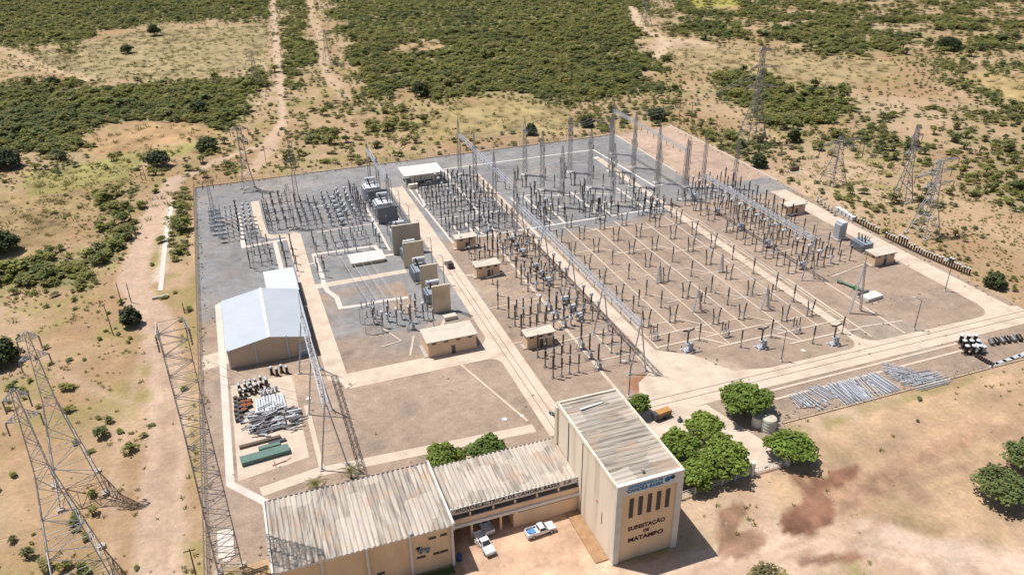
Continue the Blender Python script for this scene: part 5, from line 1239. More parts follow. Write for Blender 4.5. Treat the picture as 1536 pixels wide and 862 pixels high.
# ---- everything past those: one mass of scrub, scattered as instances
pc = bpy.data.collections.new('shrub_forms')
forms = []
for k in range(7):
    for src in (shrub_me, shrub_dk):
        o = bpy.data.objects.new('shrub_form', src[k]); pc.objects.link(o); forms.append(o)
rest = ~single
pts = np.stack([bX[rest], bY[rest], ground_h(bX[rest], bY[rest])], 1); n = len(pts); g = np.random.default_rng(3)
me = bpy.data.meshes.new('scrub'); me.vertices.add(n); me.vertices.foreach_set('co', pts.astype(np.float32).ravel())
s = bS[rest][:, None] * np.stack([g.uniform(.85, 1.2, n), g.uniform(.85, 1.2, n), g.uniform(.5, .95, n)], 1)
at_ = me.attributes.new('size', 'FLOAT_VECTOR', 'POINT'); at_.data.foreach_set('vector', s.astype(np.float32).ravel())
at_ = me.attributes.new('turn', 'FLOAT', 'POINT'); at_.data.foreach_set('value', g.uniform(0, 6.28, n).astype(np.float32))
dkp = fbm(pts[:, 0], pts[:, 1], 30, 301, 2) + g.normal(0, .12, n) > .68
at_ = me.attributes.new('form', 'INT', 'POINT'); at_.data.foreach_set('value', (g.integers(0, 7, n) * 2 + dkp).astype(np.int32))
sc = link('scrub', me); tag(sc, kind='stuff')
ng = bpy.data.node_groups.new('scatter_scrub', 'GeometryNodeTree'); ng.interface.new_socket('Geometry', in_out='INPUT', socket_type='NodeSocketGeometry'); ng.interface.new_socket('Geometry', in_out='OUTPUT', socket_type='NodeSocketGeometry')
N = ng.nodes; L = ng.links; gi = N.new('NodeGroupInput'); go = N.new('NodeGroupOutput'); mp = N.new('GeometryNodeMeshToPoints'); ip = N.new('GeometryNodeInstanceOnPoints'); ci = N.new('GeometryNodeCollectionInfo')
ci.inputs['Collection'].default_value = pc; ci.inputs['Separate Children'].default_value = True; ci.inputs['Reset Children'].default_value = True
def na(nm, ty):
    q = N.new('GeometryNodeInputNamedAttribute'); q.data_type = ty; q.inputs['Name'].default_value = nm; return q.outputs['Attribute']
ip.inputs['Pick Instance'].default_value = True; cx = N.new('ShaderNodeCombineXYZ'); L.new(na('turn', 'FLOAT'), cx.inputs[2]); er = N.new('FunctionNodeEulerToRotation'); L.new(cx.outputs[0], er.inputs[0])
L.new(gi.outputs[0], mp.inputs[0]); L.new(mp.outputs[0], ip.inputs['Points']); L.new(ci.outputs[0], ip.inputs['Instance']); L.new(na('form', 'INT'), ip.inputs['Instance Index']); L.new(er.outputs[0], ip.inputs['Rotation']); L.new(na('size', 'FLOAT_VECTOR'), ip.inputs['Scale']); L.new(ip.outputs[0], go.inputs[0])
md = sc.modifiers.new('scatter', 'NODES'); md.node_group = ng
print('shrubs', len(bX), 'single', int(single.sum()))

# ---- straw tufts, stones and weeds: nobody could count them
M['straw'] = leaf_mat('straw', [(.40, .33, .15), (.33, .29, .12), (.28, .28, .11), (.44, .36, .19)], trans=.3)
M['weed'] = leaf_mat('weed', [(.15, .18, .06), (.22, .23, .09)], trans=.4)
M['stone'] = mat('stone', (.36, .27, .20), .95, .3, 3)
gT = np.random.default_rng(41)
def tuft(n, h, w, m):
    V = []
    for k in range(n):
        a = gT.random() * 6.28; q = w * gT.random() ** .5; p = np.array((q * math.cos(a), q * math.sin(a), 0)); s_ = np.array((-math.sin(a * 3), math.cos(a * 3), 0)) * .07; tip = p * (1.5 + gT.random()) + np.array((gT.normal() * .1, gT.normal() * .1, h * (.5 + .6 * gT.random())))
        V += [p - s_, p + s_, tip + s_ * .4, tip - s_ * .4]
    V = np.array(V); return cloud_mesh('tuft', V, np.ones((len(V), 3)) * np.repeat(.75 + .5 * gT.random(n), 4)[:, None], m)
def stone():
    V = [(0, 0, .3)]; F = []
    for rr, zz in ((.35, .2), (.5, -.05)):
        for k in range(6): a = 1.047 * k; q = rr * gT.uniform(.7, 1.2); V.append((q * math.cos(a), q * math.sin(a), zz * gT.uniform(.7, 1.3)))
    for k in range(6): F += [(0, 1 + k, 1 + (k + 1) % 6), (1 + k, 7 + k, 7 + (k + 1) % 6, 1 + (k + 1) % 6)]
    return MB().add(V, F).mesh('stone', M['stone'])
def strew(name, forms_, x, y, smin, smax, seed):
    c = bpy.data.collections.new(name + '_forms')
    for me_ in forms_: c.objects.link(bpy.data.objects.new(name + '_form', me_))
    n = len(x); g = np.random.default_rng(seed); me = bpy.data.meshes.new(name); me.vertices.add(n); me.vertices.foreach_set('co', np.stack([x, y, ground_h(x, y) + (inside(x, y, YARD) < 0) * .03], 1).astype(np.float32).ravel())
    q = g.uniform(smin, smax, n)[:, None] * np.ones((1, 3))
    for an, ty, key, d_ in (('size', 'FLOAT_VECTOR', 'vector', q.astype(np.float32).ravel()), ('turn', 'FLOAT', 'value', g.uniform(0, 6.28, n).astype(np.float32)), ('form', 'INT', 'value', g.integers(0, len(forms_), n).astype(np.int32))):
        a = me.attributes.new(an, ty, 'POINT'); a.data.foreach_set(key, d_)
    o = link(name, me); tag(o, kind='stuff'); t = ng.copy(); [nd for nd in t.nodes if nd.bl_idname == 'GeometryNodeCollectionInfo'][0].inputs['Collection'].default_value = c
    o.modifiers.new('scatter', 'NODES').node_group = t
def scattered(n, x0, x1, y0, y1, dens_f, seed):
    g = np.random.default_rng(seed); x = g.uniform(x0, x1, n); y = g.uniform(y0, y1, n); px, py, w = project(x, y); k = (px > -150) & (px < 1690) & (py < 930) & (g.random(n) < dens_f(x, y, px, py)); return x[k], y[k]
outside = lambda x, y: (inside(x, y, YARD) > 1.0) & ~((y < 104) & (x > -8) & (x < 62))
offtrack = lambda x, y: np.prod([1 - .93 * sstep(near(x, y, gp(t[0])) - t[1], .8) for t in TRACK if t[1] > .6], axis=0)
def straw_d(x, y, px, py): return np.where((px > 1050) & (py > 545), .35, 1) * outside(x, y) * offtrack(x, y) * np.clip((fbm(x, y, 24, 401, 3) - .40) * 4.5, .04, 1) * np.clip((fbm(x, y, 5, 411, 2) - .3) * 3, .1, 1)
a1 = scattered(46000, -170, 260, 66, 330, straw_d, 1); strew('dry_grass', [tuft(16, .5, .28, M['straw']) for _ in range(3)], *a1, .55, 1.25, 2)
def field_d(x, y, px, py):
    d = .22 * np.clip((fbm(x, y, 40, 421, 3) - .36) * 4, 0, 1)
    for poly, col, am in FIELD[:9]: d = np.maximum(d, sstep(inside(px, py, poly), 4) * .85)
    return d * outside(x, y) * (1 - .9 * sstep(near(x, y, gp(TRACK[0][0])) - 2.4, 1)) * np.clip((fbm(x, y, 7, 431, 2) - .25) * 3, .1, 1)
a2 = scattered(60000, -420, 820, 200, 900, field_d, 3); strew('field_grass', [tuft(22, .8, .7, M['straw']) for _ in range(3)], *a2, .8, 1.7, 4)
a3 = scattered(5200, -170, 260, 66, 300, lambda x, y, px, py: outside(x, y) * np.clip((fbm(x, y, 16, 441, 3) - .5) * 5, .03, 1), 5); strew('loose_stones', [stone() for _ in range(4)], *a3, .25, .75, 6)
edge = lambda x, y, px, py: (inside(x, y, YARD) < -.3) * (np.clip(.9 - np.abs(inside(x, y, YARD) + 1.2) * .8, 0, 1) * .8 + .05 * np.clip((fbm(x, y, 9, 451, 2) - .55) * 9, 0, 1)) * (y > 102)
a4 = scattered(26000, -16, 182, 100, 297, edge, 7); strew('yard_weeds', [tuft(12, .3, .2, M['weed']), tuft(14, .35, .25, M['straw']), tuft(10, .25, .2, M['weed'])], *a4, .5, 1.1, 8)

# ---- trees with trunk, limbs and leafy crown
def tree(name, px, py, wid, hgt, lab, leaf, n=2600, lobes=9, size=.34, seed=1, group=None, base=.28, xy=None, cat='tree', trunk=.16):
    x, y = xy or G(px, py); g = np.random.default_rng(seed); r = empty(name, (x, y, 0), uniq(lab), cat, group)
    if name == 'mango_tree': wid *= 1.32; hgt *= 1.12; base = .16; n = int(n * 1.5); lobes += 3
    if name == 'dark_tree': wid *= 1.12; hgt *= 1.15; base = .02; n = int(n * 1.6); lobes += 4
    bl = [(0, 0, hgt * .62, wid * .33, wid * .33, hgt * .33)]
    for k in range(lobes):
        a = 6.28 * (k + g.random() * .7) / lobes; q = wid * (.2 + .14 * g.random()); z = hgt * (base + .2 + .32 * g.random())
        bl.append((q * math.cos(a), q * math.sin(a), z, wid * (.15 + .08 * g.random()), wid * (.15 + .08 * g.random()), hgt * (.16 + .1 * g.random())))
    V, C = leaf_cloud(n, bl, size, g); V[:, 2] = np.maximum(V[:, 2], .15); link('crown', cloud_mesh('crown', V, C, leaf), r)
    t = MB(); t.cyl((0, 0, -.2), (0, 0, hgt * .4), trunk * 1.5, trunk, 7)
    for q in bl[1:6]: t.cyl((0, 0, hgt * .3), (q[0] * .9, q[1] * .9, q[2]), trunk * .7, trunk * .25, 5)
    t.build('trunk', M['bark'], r); return r
mg = M['mango_leaf']
tree('mango_tree', 1116, 622, 9.0, 6.6, 'big dome of mango tree beside the two water tanks', mg, 3600, 11, .34, 1, 'mango trees by the driveway')
tree('mango_tree', 1184, 688, 7.6, 5.2, 'round mango tree beside the white gate post on the sand', mg, 3000, 9, .32, 2, 'mango trees by the driveway')
tree('mango_tree', 1053, 655, 6.2, 5.0, 'mango tree of the clump next to the orange compressor', mg, 2300, 8, .32, 3, 'mango trees by the driveway')
tree('mango_tree', 1016, 688, 6.2, 5.2, 'yellowish mango tree touching the office block side', mg, 2300, 8, .32, 4, 'mango trees by the driveway')
tree('mango_tree', 1084, 706, 7.8, 6.0, 'broad mango tree of the clump over the driveway fence', mg, 3000, 9, .33, 5, 'mango trees by the driveway')
tree('mango_tree', 1042, 728, 5.8, 4.8, 'low mango tree at the fence corner beside the office front', mg, 2200, 8, .31, 6, 'mango trees by the driveway')
tree('mango_tree', 957, 622, 4.0, 4.6, 'small mango tree peeping out behind the office roof', mg, 1400, 7, .28, 7, 'mango trees by the driveway')
tree('mango_tree', 668, 705, 6.6, 5.0, 'rounded mango tree behind the middle wing, closer to the palms', mg, 2400, 8, .32, 8, 'trees behind the middle wing')
tree('mango_tree', 733, 692, 6.0, 4.4, 'darker spreading tree behind the middle wing roof', leaf_mat('mid_leaf', [(.11, .165, .045), (.125, .18, .045)]), 2200, 8, .32, 9, 'trees behind the middle wing')
tree('acacia_tree', 1502, 752, 11, 5.4, 'larger dark acacia on the sand, lower of the pair at the frame edge', M['acacia_leaf'], 2800, 10, .3, 10, 'acacias on the sand')
tree('acacia_tree', 1536, 702, 10, 5.2, 'dark acacia on the sand, upper of the pair at the frame edge', M['acacia_leaf'], 2400, 9, .3, 11, 'acacias on the sand')
tree('acacia_tree', 1150, 880, 7.5, 3.2, 'bright low bush by the pale road at the bottom edge', M['scrub_leaf'], 1300, 8, .26, 12, None, cat='bush')
for i, (px, py, w, h, lab) in enumerate(((198, 487, 5.0, 4.8, 'bushy dark tree alone on the sand between two poles'), (238, 250, 9.5, 6.5, 'round dark tree beside the green field'), (312, 225, 9.0, 5.4, 'broad dark tree at the edge of the orange clearing'), (12, 252, 11, 7.5, 'big dark tree at the frame-side end of the green field'), (232, 54, 9, 8, 'tall dark tree standing alone in the dry field'), (191, 80, 8.5, 5, 'round dark bush tree in the dry field'),
        (6, 380, 10, 7, 'large dark tree beside the maize at the frame edge'), (4, 545, 9, 6.5, 'dark tree at the frame edge beside the twin tower'), (797, 202, 5.2, 4.6, 'dark round shrub tree just past the back fence'), (631, 145, 9, 7, 'tall olive tree at the edge of the yellow field'), (1490, 430, 5.5, 4, 'bright green bush at the end of the stored insulators'), (1190, 213, 5.5, 5.2, 'rounded shrub tree beside the biggest power tower'), (1138, 250, 6.4, 4.6, 'dark shrub tree hugging the pink pad kerb'), (1420, 75, 14, 8, 'dark tree mass leader in the far thicket'),
        (880, 190, 6, 4.6, 'dark green shrub tree behind the lattice columns'), (300, 170, 9, 6, 'dark tree at the lower edge of the thicket below the dry field'), (80, 130, 8, 5, 'dark tree at the upper edge of the left thicket'), (985, 180, 8, 5.4, 'bushy tree beyond the pink pad corner'))):
    tree('dark_tree', px, py, w, h, lab, M['tree_leaf'], 1500 if h < 7 else 1900, 9, .34 + .012 * w, 30 + i, 'lone dark trees in the scrub', .2)
# ---- palms behind the workshop
def palm(px, py, h, lab, seed):
    x, y = G(px, py); g = random.Random(seed); r = empty('palm_tree', (x, y, 0), lab, 'palm', 'young palms behind the workshop'); MB().cyl((0, 0, -.1), (.1, .1, h), .22, .14, 7).build('trunk', M['bark'], r); V = []; F = []; C = []
    for k in range(17):
        a = 6.28 * k / 17 + g.uniform(-.2, .2); e = g.uniform(.2, 1.0); L = g.uniform(1.9, 2.7); pr = None
        for j in range(7):
            q = j / 6; d = L * q; p = np.array((.1 + math.cos(a) * d * math.cos(e * (1 - q * .6)), .1 + math.sin(a) * d * math.cos(e * (1 - q * .6)), h + math.sin(e) * d - 1.0 * q * q * L * .5)); s_ = np.array((-math.sin(a), math.cos(a), 0))
            if pr is not None and j < 7:
                for sd_ in (-1, 1):
                    for t_ in (.2, .7):
                        b0 = pr + (p - pr) * t_; tip = b0 + s_ * sd_ * (.62 - .4 * q) + (p - pr) * .7 - np.array((0, 0, .22)); o = len(V); V += [b0, b0 + (p - pr) * .32, tip, tip - s_ * sd_ * .02]
            pr = p
    V = np.array(V); link('crown', cloud_mesh('crown', V, np.ones((len(V), 3)) * (.8 + .4 * np.repeat(np.random.default_rng(seed).random(len(V) // 4), 4))[:, None], M['palm_leaf']), r)
palm(474, 733, 1.2, 'young palm behind the ribbed workshop roof, closer to the shed', 1); palm(527, 718, 1.9, 'young palm behind the ribbed workshop roof, beneath the ladder gantry', 2)
# ================================================================== vehicles and loose things
def pickup_parts():
    b = MB()   # lower body, bonnet and open bed, nose towards +x
    side = [(-2.6, .55), (2.55, .55), (2.62, .85), (2.5, 1.02), (1.15, 1.12), (-2.6, 1.12)]
    n = len(side); 
    b.add([(x, -.88, z) for x, z in side] + [(x, .88, z) for x, z in side], [tuple(range(n)), tuple(range(2 * n - 1, n - 1, -1))] + [(k, n + k, n + (k + 1) % n, (k + 1) % n) for k in range(n) if k != 4] )
    b.add([(1.15, -.88, 1.12), (1.15, .88, 1.12), (-.55, .88, 1.12), (-.55, -.88, 1.12)], [(0, 1, 2, 3)])
    b.bx(-2.6, -.55, -.88, -.80, 1.1, 1.24); b.bx(-2.6, -.55, .80, .88, 1.1, 1.24); b.bx(-2.62, -2.54, -.88, .88, .6, 1.24); b.bx(-.62, -.55, -.8, .8, .8, 1.24); b.bx(-2.54, -.62, -.8, .8, .72, .8)
    bump = MB().bx(2.6, 2.72, -.85, .85, .5, .75).bx(-2.74, -2.62, -.8, .8, .5, .7)
    cab = MB(); lo = [(1.15, -.84), (1.15, .84), (-.55, .84), (-.55, -.84)]; hi = [(.45, -.70), (.45, .70), (-.40, .70), (-.40, -.70)]
    cab.add([(x, y, 1.12) for x, y in lo] + [(x, y, 1.68) for x, y in hi], [(4, 5, 6, 7)] + [(k, (k + 1) % 4, 4 + (k + 1) % 4, 4 + k) for k in range(4)])
    roof = MB().bx(-.42, .48, -.72, .72, 1.67, 1.74)
    gl = MB()
    def quad(k, a, c, off):   # a window on cab side k
        p = [np.array((*lo[k], 1.12)), np.array((*lo[(k + 1) % 4], 1.12)), np.array((*hi[(k + 1) % 4], 1.68)), np.array((*hi[k], 1.68))]
        f = lambda u, v: (p[0] * (1 - u) + p[1] * u) * (1 - v) + (p[3] * (1 - u) + p[2] * u) * v
        nn = np.cross(p[1] - p[0], p[3] - p[0]); nn = nn / np.linalg.norm(nn) * off
        return MB().add([f(a, .12) + nn, f(c, .12) + nn, f(c, .92) + nn, f(a, .92) + nn], [(0, 1, 2, 3)])
    ps = [('body', b, 'white_paint', 0, None), ('cab', cab, 'white_paint', 0, None), ('roof', roof, 'white_paint', 0, None), ('bumper', bump, 'grey_paint', 0, None),
          ('windscreen', quad(0, .06, .94, .015), 'dark_glass', 0, None), ('rear_window', quad(2, .1, .9, .015), 'dark_glass', 0, None), ('side_window', quad(1, .08, .92, .015), 'dark_glass', 0, None), ('side_window', quad(3, .08, .92, .015), 'dark_glass', 0, None)]
    for x in (-1.65, 1.7):
        for y in (-.8, .8):
            ps.append(('wheel', MB().cyl((x, y - .12, .38), (x, y + .12, .38), .38, n=14), 'tyre', 0, None)); ps.append(('rim', MB().cyl((x, y - .13 if y < 0 else y + .12, .38), (x, y - .12 if y < 0 else y + .13, .38), .22, n=10), 'pale_steel', 0, len(ps) - 1))
    for y in (-.65, .65): ps.append(('headlight', MB().box(2.6, y, .88, .08, .32, .16), 'pale_steel', 0, None)); ps.append(('mirror', MB().box(.95, y * 1.5, 1.25, .1, .2, .18), 'tyre', 0, None))
    return ps
make('pickup', 'pickup_truck', pickup_parts())
make('car', 'parked_car', [(n, b, ('black_car' if n in ('body', 'cab') else m), s, p) for n, b, m, s, p in pickup_parts()] if False else pickup_parts())
x, y = 38.0, 92.5; t = place('pickup', (x, y, .02), 'white pickup with blue load parked broadside in the courtyard', 'pickup truck', 'white pickups in the courtyard', rz=R(4))
ld = MB(); ld.box(38.0 - 1.5, 92.4, 1.0, .9, 1.1, .34, .2).box(38.0 - 2.1, 92.5, .95, .5, .8, .3, .4); tag(ld.build('load', mat('blue_tarpaulin', (.10, .25, .48), .6, .3, 3)), 'crumpled blue load lying in the bed of the broadside pickup', 'load')
place('pickup', (28.1, 93.0, .02), 'white pickup nosing out of the carport with an open door', 'pickup truck', 'white pickups in the courtyard', rz=R(-82))
place('pickup', (29.4, 98.0 - .6, .02), 'pale pickup parked deep in the shade of the carport', 'pickup truck', 'white pickups in the courtyard', rz=R(98))
o = MB().box(0, 0, .9, .06, .9, .8).build('car_door', M['white_paint']); o.location = (26.9, 93.5, .1); o.rotation_euler = (0, 0, R(35)); tag(o, 'white car door standing open beside the carport pickup', 'car door')
# dark car on the transformer road
cr = empty('parked_car', (52.2, 197.5, .06), 'dark car with pale bonnet parked on the railed road', 'car', rz=R(92))
dk_ = mat('dark_car_paint', (.035, .032, .035), .25, .1, 2, spec=.5)
pts_ = [(-2.2, .5), (2.2, .5), (2.25, .85), (1.1, 1.0), (.4, 1.5), (-1.5, 1.55), (-2.2, 1.05)]
MB().add([(x, -.85, z) for x, z in pts_] + [(x, .85, z) for x, z in pts_], [tuple(range(7)), tuple(range(13, 6, -1))] + [(k, 7 + k, 7 + (k + 1) % 7, (k + 1) % 7) for k in range(7)]).build('body', dk_, cr)
MB().add([(2.27, -.8, .88), (2.27, .8, .88), (1.12, .8, 1.02), (1.12, -.8, 1.02)], [(0, 1, 2, 3)]).build('bonnet', M['white_paint'], cr); MB().add([(1.09, -.78, 1.03), (1.09, .78, 1.03), (.45, .72, 1.48), (.45, -.72, 1.48)], [(0, 1, 2, 3)]).build('windscreen', M['dark_glass'], cr)
MB().bx(-1.4, .3, -.8, .8, 1.54, 1.59).build('roof', M['bark'], cr)
for wx in (-1.4, 1.4):
    for wy in (-.78, .78): MB().cyl((wx, wy - .12, .34), (wx, wy + .12, .34), .34, n=12).build('wheel', M['tyre'], cr)
# orange compressor trailer
x, y = G(993, 626); c = empty('compressor_trailer', (x, y, 0), 'orange roofed compressor trailer beside the driveway trees', 'trailer', rz=R(8))
MB().bx(-1.9, 1.7, -.85, .85, .55, 1.35).build('body', M['dark_steel'], c); pr_ = [(-.9, 1.35), (-.75, 1.85), (.75, 1.85), (.9, 1.35)]; MB().add([(-1.5, a, z) for a, z in pr_] + [(1.75, a, z) for a, z in pr_], [(0, 1, 2, 3), (7, 6, 5, 4)] + [(k, 4 + k, 4 + (k + 1) % 4, (k + 1) % 4) for k in range(4)]).build('canopy', M['yellow_paint'], c)
for wy in (-.9, .9): MB().cyl((0, wy - .12, .4), (0, wy + .12, .4), .4, n=12).build('wheel', M['tyre'], c)
MB().cyl((1.7, 0, .6), (3.1, 0, .5), .07, n=5).build('tow_bar', M['dark_steel'], c); MB().bx(-2.2, -1.5, -.8, .8, .5, 1.8).build('radiator', M['dark_steel'], c)
x, y = G(1020, 632); o = MB().box(0, 0, .3, .9, .7, .6).cyl((0, 0, .6), (0, .3, 1.1), .2, n=8).build('pump', M['dark_steel']); o.location = (x, y, .03); tag(o, 'dark pump between the orange trailer and the mango clump', 'pump')
# water tanks
for (px, py), lab, r_, h_, mm in (((1137, 637), 'smooth white water tank behind its ribbed twin', 1.35, 2.2, 'white_wall'), ((1152, 644), 'pale ribbed water tank beside the big mango tree', 1.4, 2.9, 'pale_tank')):
    if mm == 'pale_tank': M[mm] = mat('pale_tank', (.50, .53, .47), .7, .1, 1)
    x, y = G(px, py); w = empty('water_tank', (x, y, 0), lab, 'water tank', 'water tanks by the driveway')
    pf = [(r_, 0)] + [(r_ * (1 + (.05 if k % 2 else -.02) * (h_ > 2.5)), h_ * k / 8) for k in range(1, 8)] + [(r_ * .97, h_)]
    MB().lathe(pf, 20).build('shell', M[mm], w); MB().lathe([(r_ * .98, 0), (r_ * .6, .18), (.35, .25), (.3, .38), (.05, .4)], 20, (0, 0, h_ + .002)).build('lid', M['roof_slab'], w)
# gate and the fence of pale panels by the office block
g_ = empty('driveway_gate', (80.2, 91.9, 0), 'white barred gate across the driveway between two posts', 'gate')
b = MB()
for k in range(9): b.bx(.4 + k * .86, .46 + k * .86, -.03, .03, .15, 1.5)
b.bx(.3, 7.6, -.04, .04, 1.5, 1.6); b.bx(.3, 7.6, -.04, .04, .15, .25); b.bx(.3, 7.6, -.035, .035, .8, .86); b.build('leaf', M['white_wall'], g_)
for xx in (0, 8.0): MB().bx(xx - .3, xx + .3, -.3, .3, 0, 3.0).bx(xx - .38, xx + .38, -.38, .38, 3.0, 3.12).build('gate_post', M['white_wall'], g_)
for k in (2, 5): MB().bx(.6 + k, 1.5 + k, -.07, -.045, .9, 1.3).build('gate_plate', M['kerb'], g_)
f_ = empty('panel_fence', (58.6, 90.6, 0), 'pale panel fence under the mango clump beside the office front', 'fence', rz=R(4))
for k in range(8): MB().bx(k * 3.0 - .12, k * 3.0 + .12, -.12, .12, 0, 1.9).build('post', M['kerb'], f_)
for k in range(7):
    b = MB()
    for z in (.35, .8, 1.25, 1.7): b.bx(k * 3.0 + .12, k * 3.0 + 2.88, -.03, .03, z, z + .12)
    b.build('rail', M['kerb'], f_)
f_ = empty('panel_fence', (88.6, 92.0, 0), 'short wire fence run in front of the round mango', 'fence', rz=R(3))
for k in range(4): MB().bx(k * 2.3 - .1, k * 2.3 + .1, -.1, .1, 0, 1.8).build('post', M['concrete'], f_)
MB().bx(0, 6.9, -.02, .02, .5, .56).bx(0, 6.9, -.02, .02, 1.1, 1.16).bx(0, 6.9, -.02, .02, 1.7, 1.76).build('wire', M['net'], f_)
# small bits
x, y = G(689, 838); o = MB().cyl((0, 0, 0), (0, 0, 1.0), .5, n=14).build('drum', mat('blue_drum', (.06, .08, .22), .5, .2, 2)); o.location = (x, y, .02); tag(o, 'dark blue drum at the front corner of the workshop', 'drum')
m_ = empty('motorbike', (52.6, 122.0, .06), 'dark motorbike standing on the railed road beside the office', 'motorbike', rz=R(110))
for k in (-.65, .65): MB().lathe([(.2, -.06), (.32, -.05), (.32, .05), (.2, .06)], 12, (k, 0, .32), Matrix.Rotation(R(90), 3, 'X')).build('wheel', M['tyre'], m_)
MB().box(0, 0, .6, .9, .22, .3).box(.25, 0, .82, .4, .24, .18).build('body', M['blue_grey'], m_); MB().box(-.3, 0, .84, .6, .26, .1).build('seat', M['tyre'], m_); MB().bar((.6, -.35, 1.05), (.6, .35, 1.05), .04).bar((.65, 0, .35), (.58, 0, 1.05), .05).build('handlebar', M['dark_steel'], m_)
for i, ((px, py), lab) in enumerate((((757, 629), 'pale round manhole lid alone on the brown gravel field'), ((783, 624), 'small pale manhole lid near the trench line of the gravel field'), ((1205, 526), 'pale manhole lid in front of the breakers'), ((463, 598), 'small pale lid among dark stains by the storage slab'))):
    x, y = G(px, py); o = MB().cyl((0, 0, 0), (0, 0, .16), .55 if i != 1 else .4, n=14).build('manhole_lid', M['kerb']); o.location = (x, y, .02); tag(o, lab, 'lid', 'manhole lids')
for (px, py), lab in (((1191, 257), 'dark twin barrels on a pale slab outside the pink pad'),):
    x, y = G(px, py); q = empty('fuel_barrels', (x, y, 0), lab, 'barrels'); MB().box(0, 0, .1, 5, 3, .2).build('slab', M['kerb'], q)
    for k in (-.9, .9): MB().cyl((k, -.6, 1.1), (k, .6, 1.1), .95, n=12).build('barrel', M['bark'], q)
# green rail car and concrete block by the lone mast
x, y = G(1278, 432); o = empty('green_pipe', (x, y, 0), 'long green pipe frame lying on the gravel by the lone mast', 'pipe', rz=R(-73))
MB().cyl((-4.5, 0, .5), (5.5, 0, .6), .28, n=8).build('pipe', M['green_paint'], o); MB().box(1.0, 0, .6, .8, 1.4, .9).build('valve', mat('bright_green', (.05, .22, .06), .6, .2, 2), o); MB().box(-3.6, 0, .3, 1.2, 1.2, .5).build('bracket', M['bark'], o)
x, y = G(1306, 447); o = empty('concrete_block', (x, y, 0), 'low pale concrete block behind the lone mast', 'block', rz=R(6)); MB().box(0, 0, .55, 5.4, 3.0, .9).build('slab', M['kerb'], o); MB().box(0, 0, .15, 5.0, 2.7, .3).build('base', M['block_wall'], o); MB().box(-1.2, 1.6, 1.1, 3.6, .5, .7).build('rail', M['dark_steel'], o)
o = empty('concrete_block', (*G(675, 478), 0), 'small pale concrete box on the gravel behind the relay house', 'block', rz=.05); MB().box(0, 0, .5, 3.2, 1.5, .9).build('body', M['kerb'], o); MB().box(0, 0, 1.0, 3.4, 1.7, .14).build('lid', M['roof_slab'], o)
o = empty('steel_cage', (*G(633, 483), 0), 'small open steel frame on the gravel behind the relay house', 'frame', rz=.05); b = MB()
for xx in (-.9, .9):
    for yy in (-.6, .6): b.bar((xx, yy, 0), (xx, yy, 1.1), .07)
b.box(0, -.6, 1.1, 1.9, .08, .08).box(0, .6, 1.1, 1.9, .08, .08).box(-.9, 0, 1.1, .08, 1.2, .08).box(.9, 0, 1.1, .08, 1.2, .08); b.build('frame', M['steel'], o)
# lattice gantry shadow built as dark bars beside the first fire wall
o = empty('gantry_shadow_bars', (46.6, 171.9, 0), 'dark bars laid as a lattice gantry shadow beside the first fire wall', 'shadow shape', rz=R(-58)); b = MB()
for yy in (-.35, .35): b.bar((0, yy, .25), (5.5, yy, .12), .08)
b.build('rail', M['dark_steel'], o); b = MB()
for k in range(9): b.bar((.3 + k * .6, -.35, .24), (.3 + k * .6, .35, .24), .06)
b.build('shadow_crossbar', M['dark_steel'], o)

# ---- storage slab in front of the shed
gq = random.Random(9)
def lying(n, x, y, L, r, rz, lab, m, cat='spare insulator', group='spare parts on the storage slab', z=0.05):
    o = MB().lathe(ribs(r, L, max(5, int(L / .22))), 8, (0, 0, 0), Matrix.Rotation(R(90), 3, 'Y')).build(n, M[m], None, True); o.location = (x, y, z + r); o.rotation_euler = (0, 0, rz); return tag(o, uniq(lab), cat, group)
def stand(n, x, y, h, r, lab, m, cat, group, dark=True):
    q = empty(n, (x, y, .04), uniq(lab), cat, group); MB().box(0, 0, .12, r * 2.6, r * 2.6, .2).build('crate_base', M['wood'], q); MB().lathe(ribs(r, h, 7), 8, (0, 0, .22)).build('insulator', M[m], q, True); MB().lathe([(r * 1.1, 0), (r * 1.2, .1), (r * .6, .3), (.04, .34)], 8, (0, 0, .22 + h)).build('cap', M['pale_paint' if dark else 'steel'], q); return q
for k in range(16):
    i, j = k % 6, k // 6; stand('stored_insulator', -7.8 + i * 1.15 + gq.uniform(-.15, .15), 155.6 - j * 1.5 + gq.uniform(-.2, .2), gq.uniform(1.2, 2.0), .32, f'upright dark insulator by the shed gable, {nth(i + 1)} from fence, {nth(j + 1)} row from wall', 'porcelain', 'spare insulator', 'spare insulators by the shed gable')
for k in range(4): stand('stored_insulator', -.6 + k * 1.1, 158.8 - (k % 2) * .9, 1.7, .34, f'upright dark insulator in the small group at the shed wall, {nth(k + 1)} from the fence', 'porcelain', 'spare insulator', 'spare insulators at the shed wall')
for k in range(5): lying('insulator_bundle', -8.2 + (k % 2) * .9, 150.8 - k * 1.2, 1.8, .45, .1 * k, f'dark bundled insulator lying along the slab edge, {nth(k + 1)} from the shed', 'porcelain')
for k in range(11):
    q = MB(); q.cyl((0, -2.9, .3), (0, 2.9, .3), .26, n=8); q = q.build('white_pipe', M['pale_paint']); q.location = (-4.7 + k * .56, 147.2 + gq.uniform(-.3, .3), .05); q.rotation_euler = (0, 0, gq.uniform(-.04, .04)); tag(q, f'long white pipe lying on the slab, {nth(k + 1)} from the orange heap', 'pipe', 'white pipes on the slab')
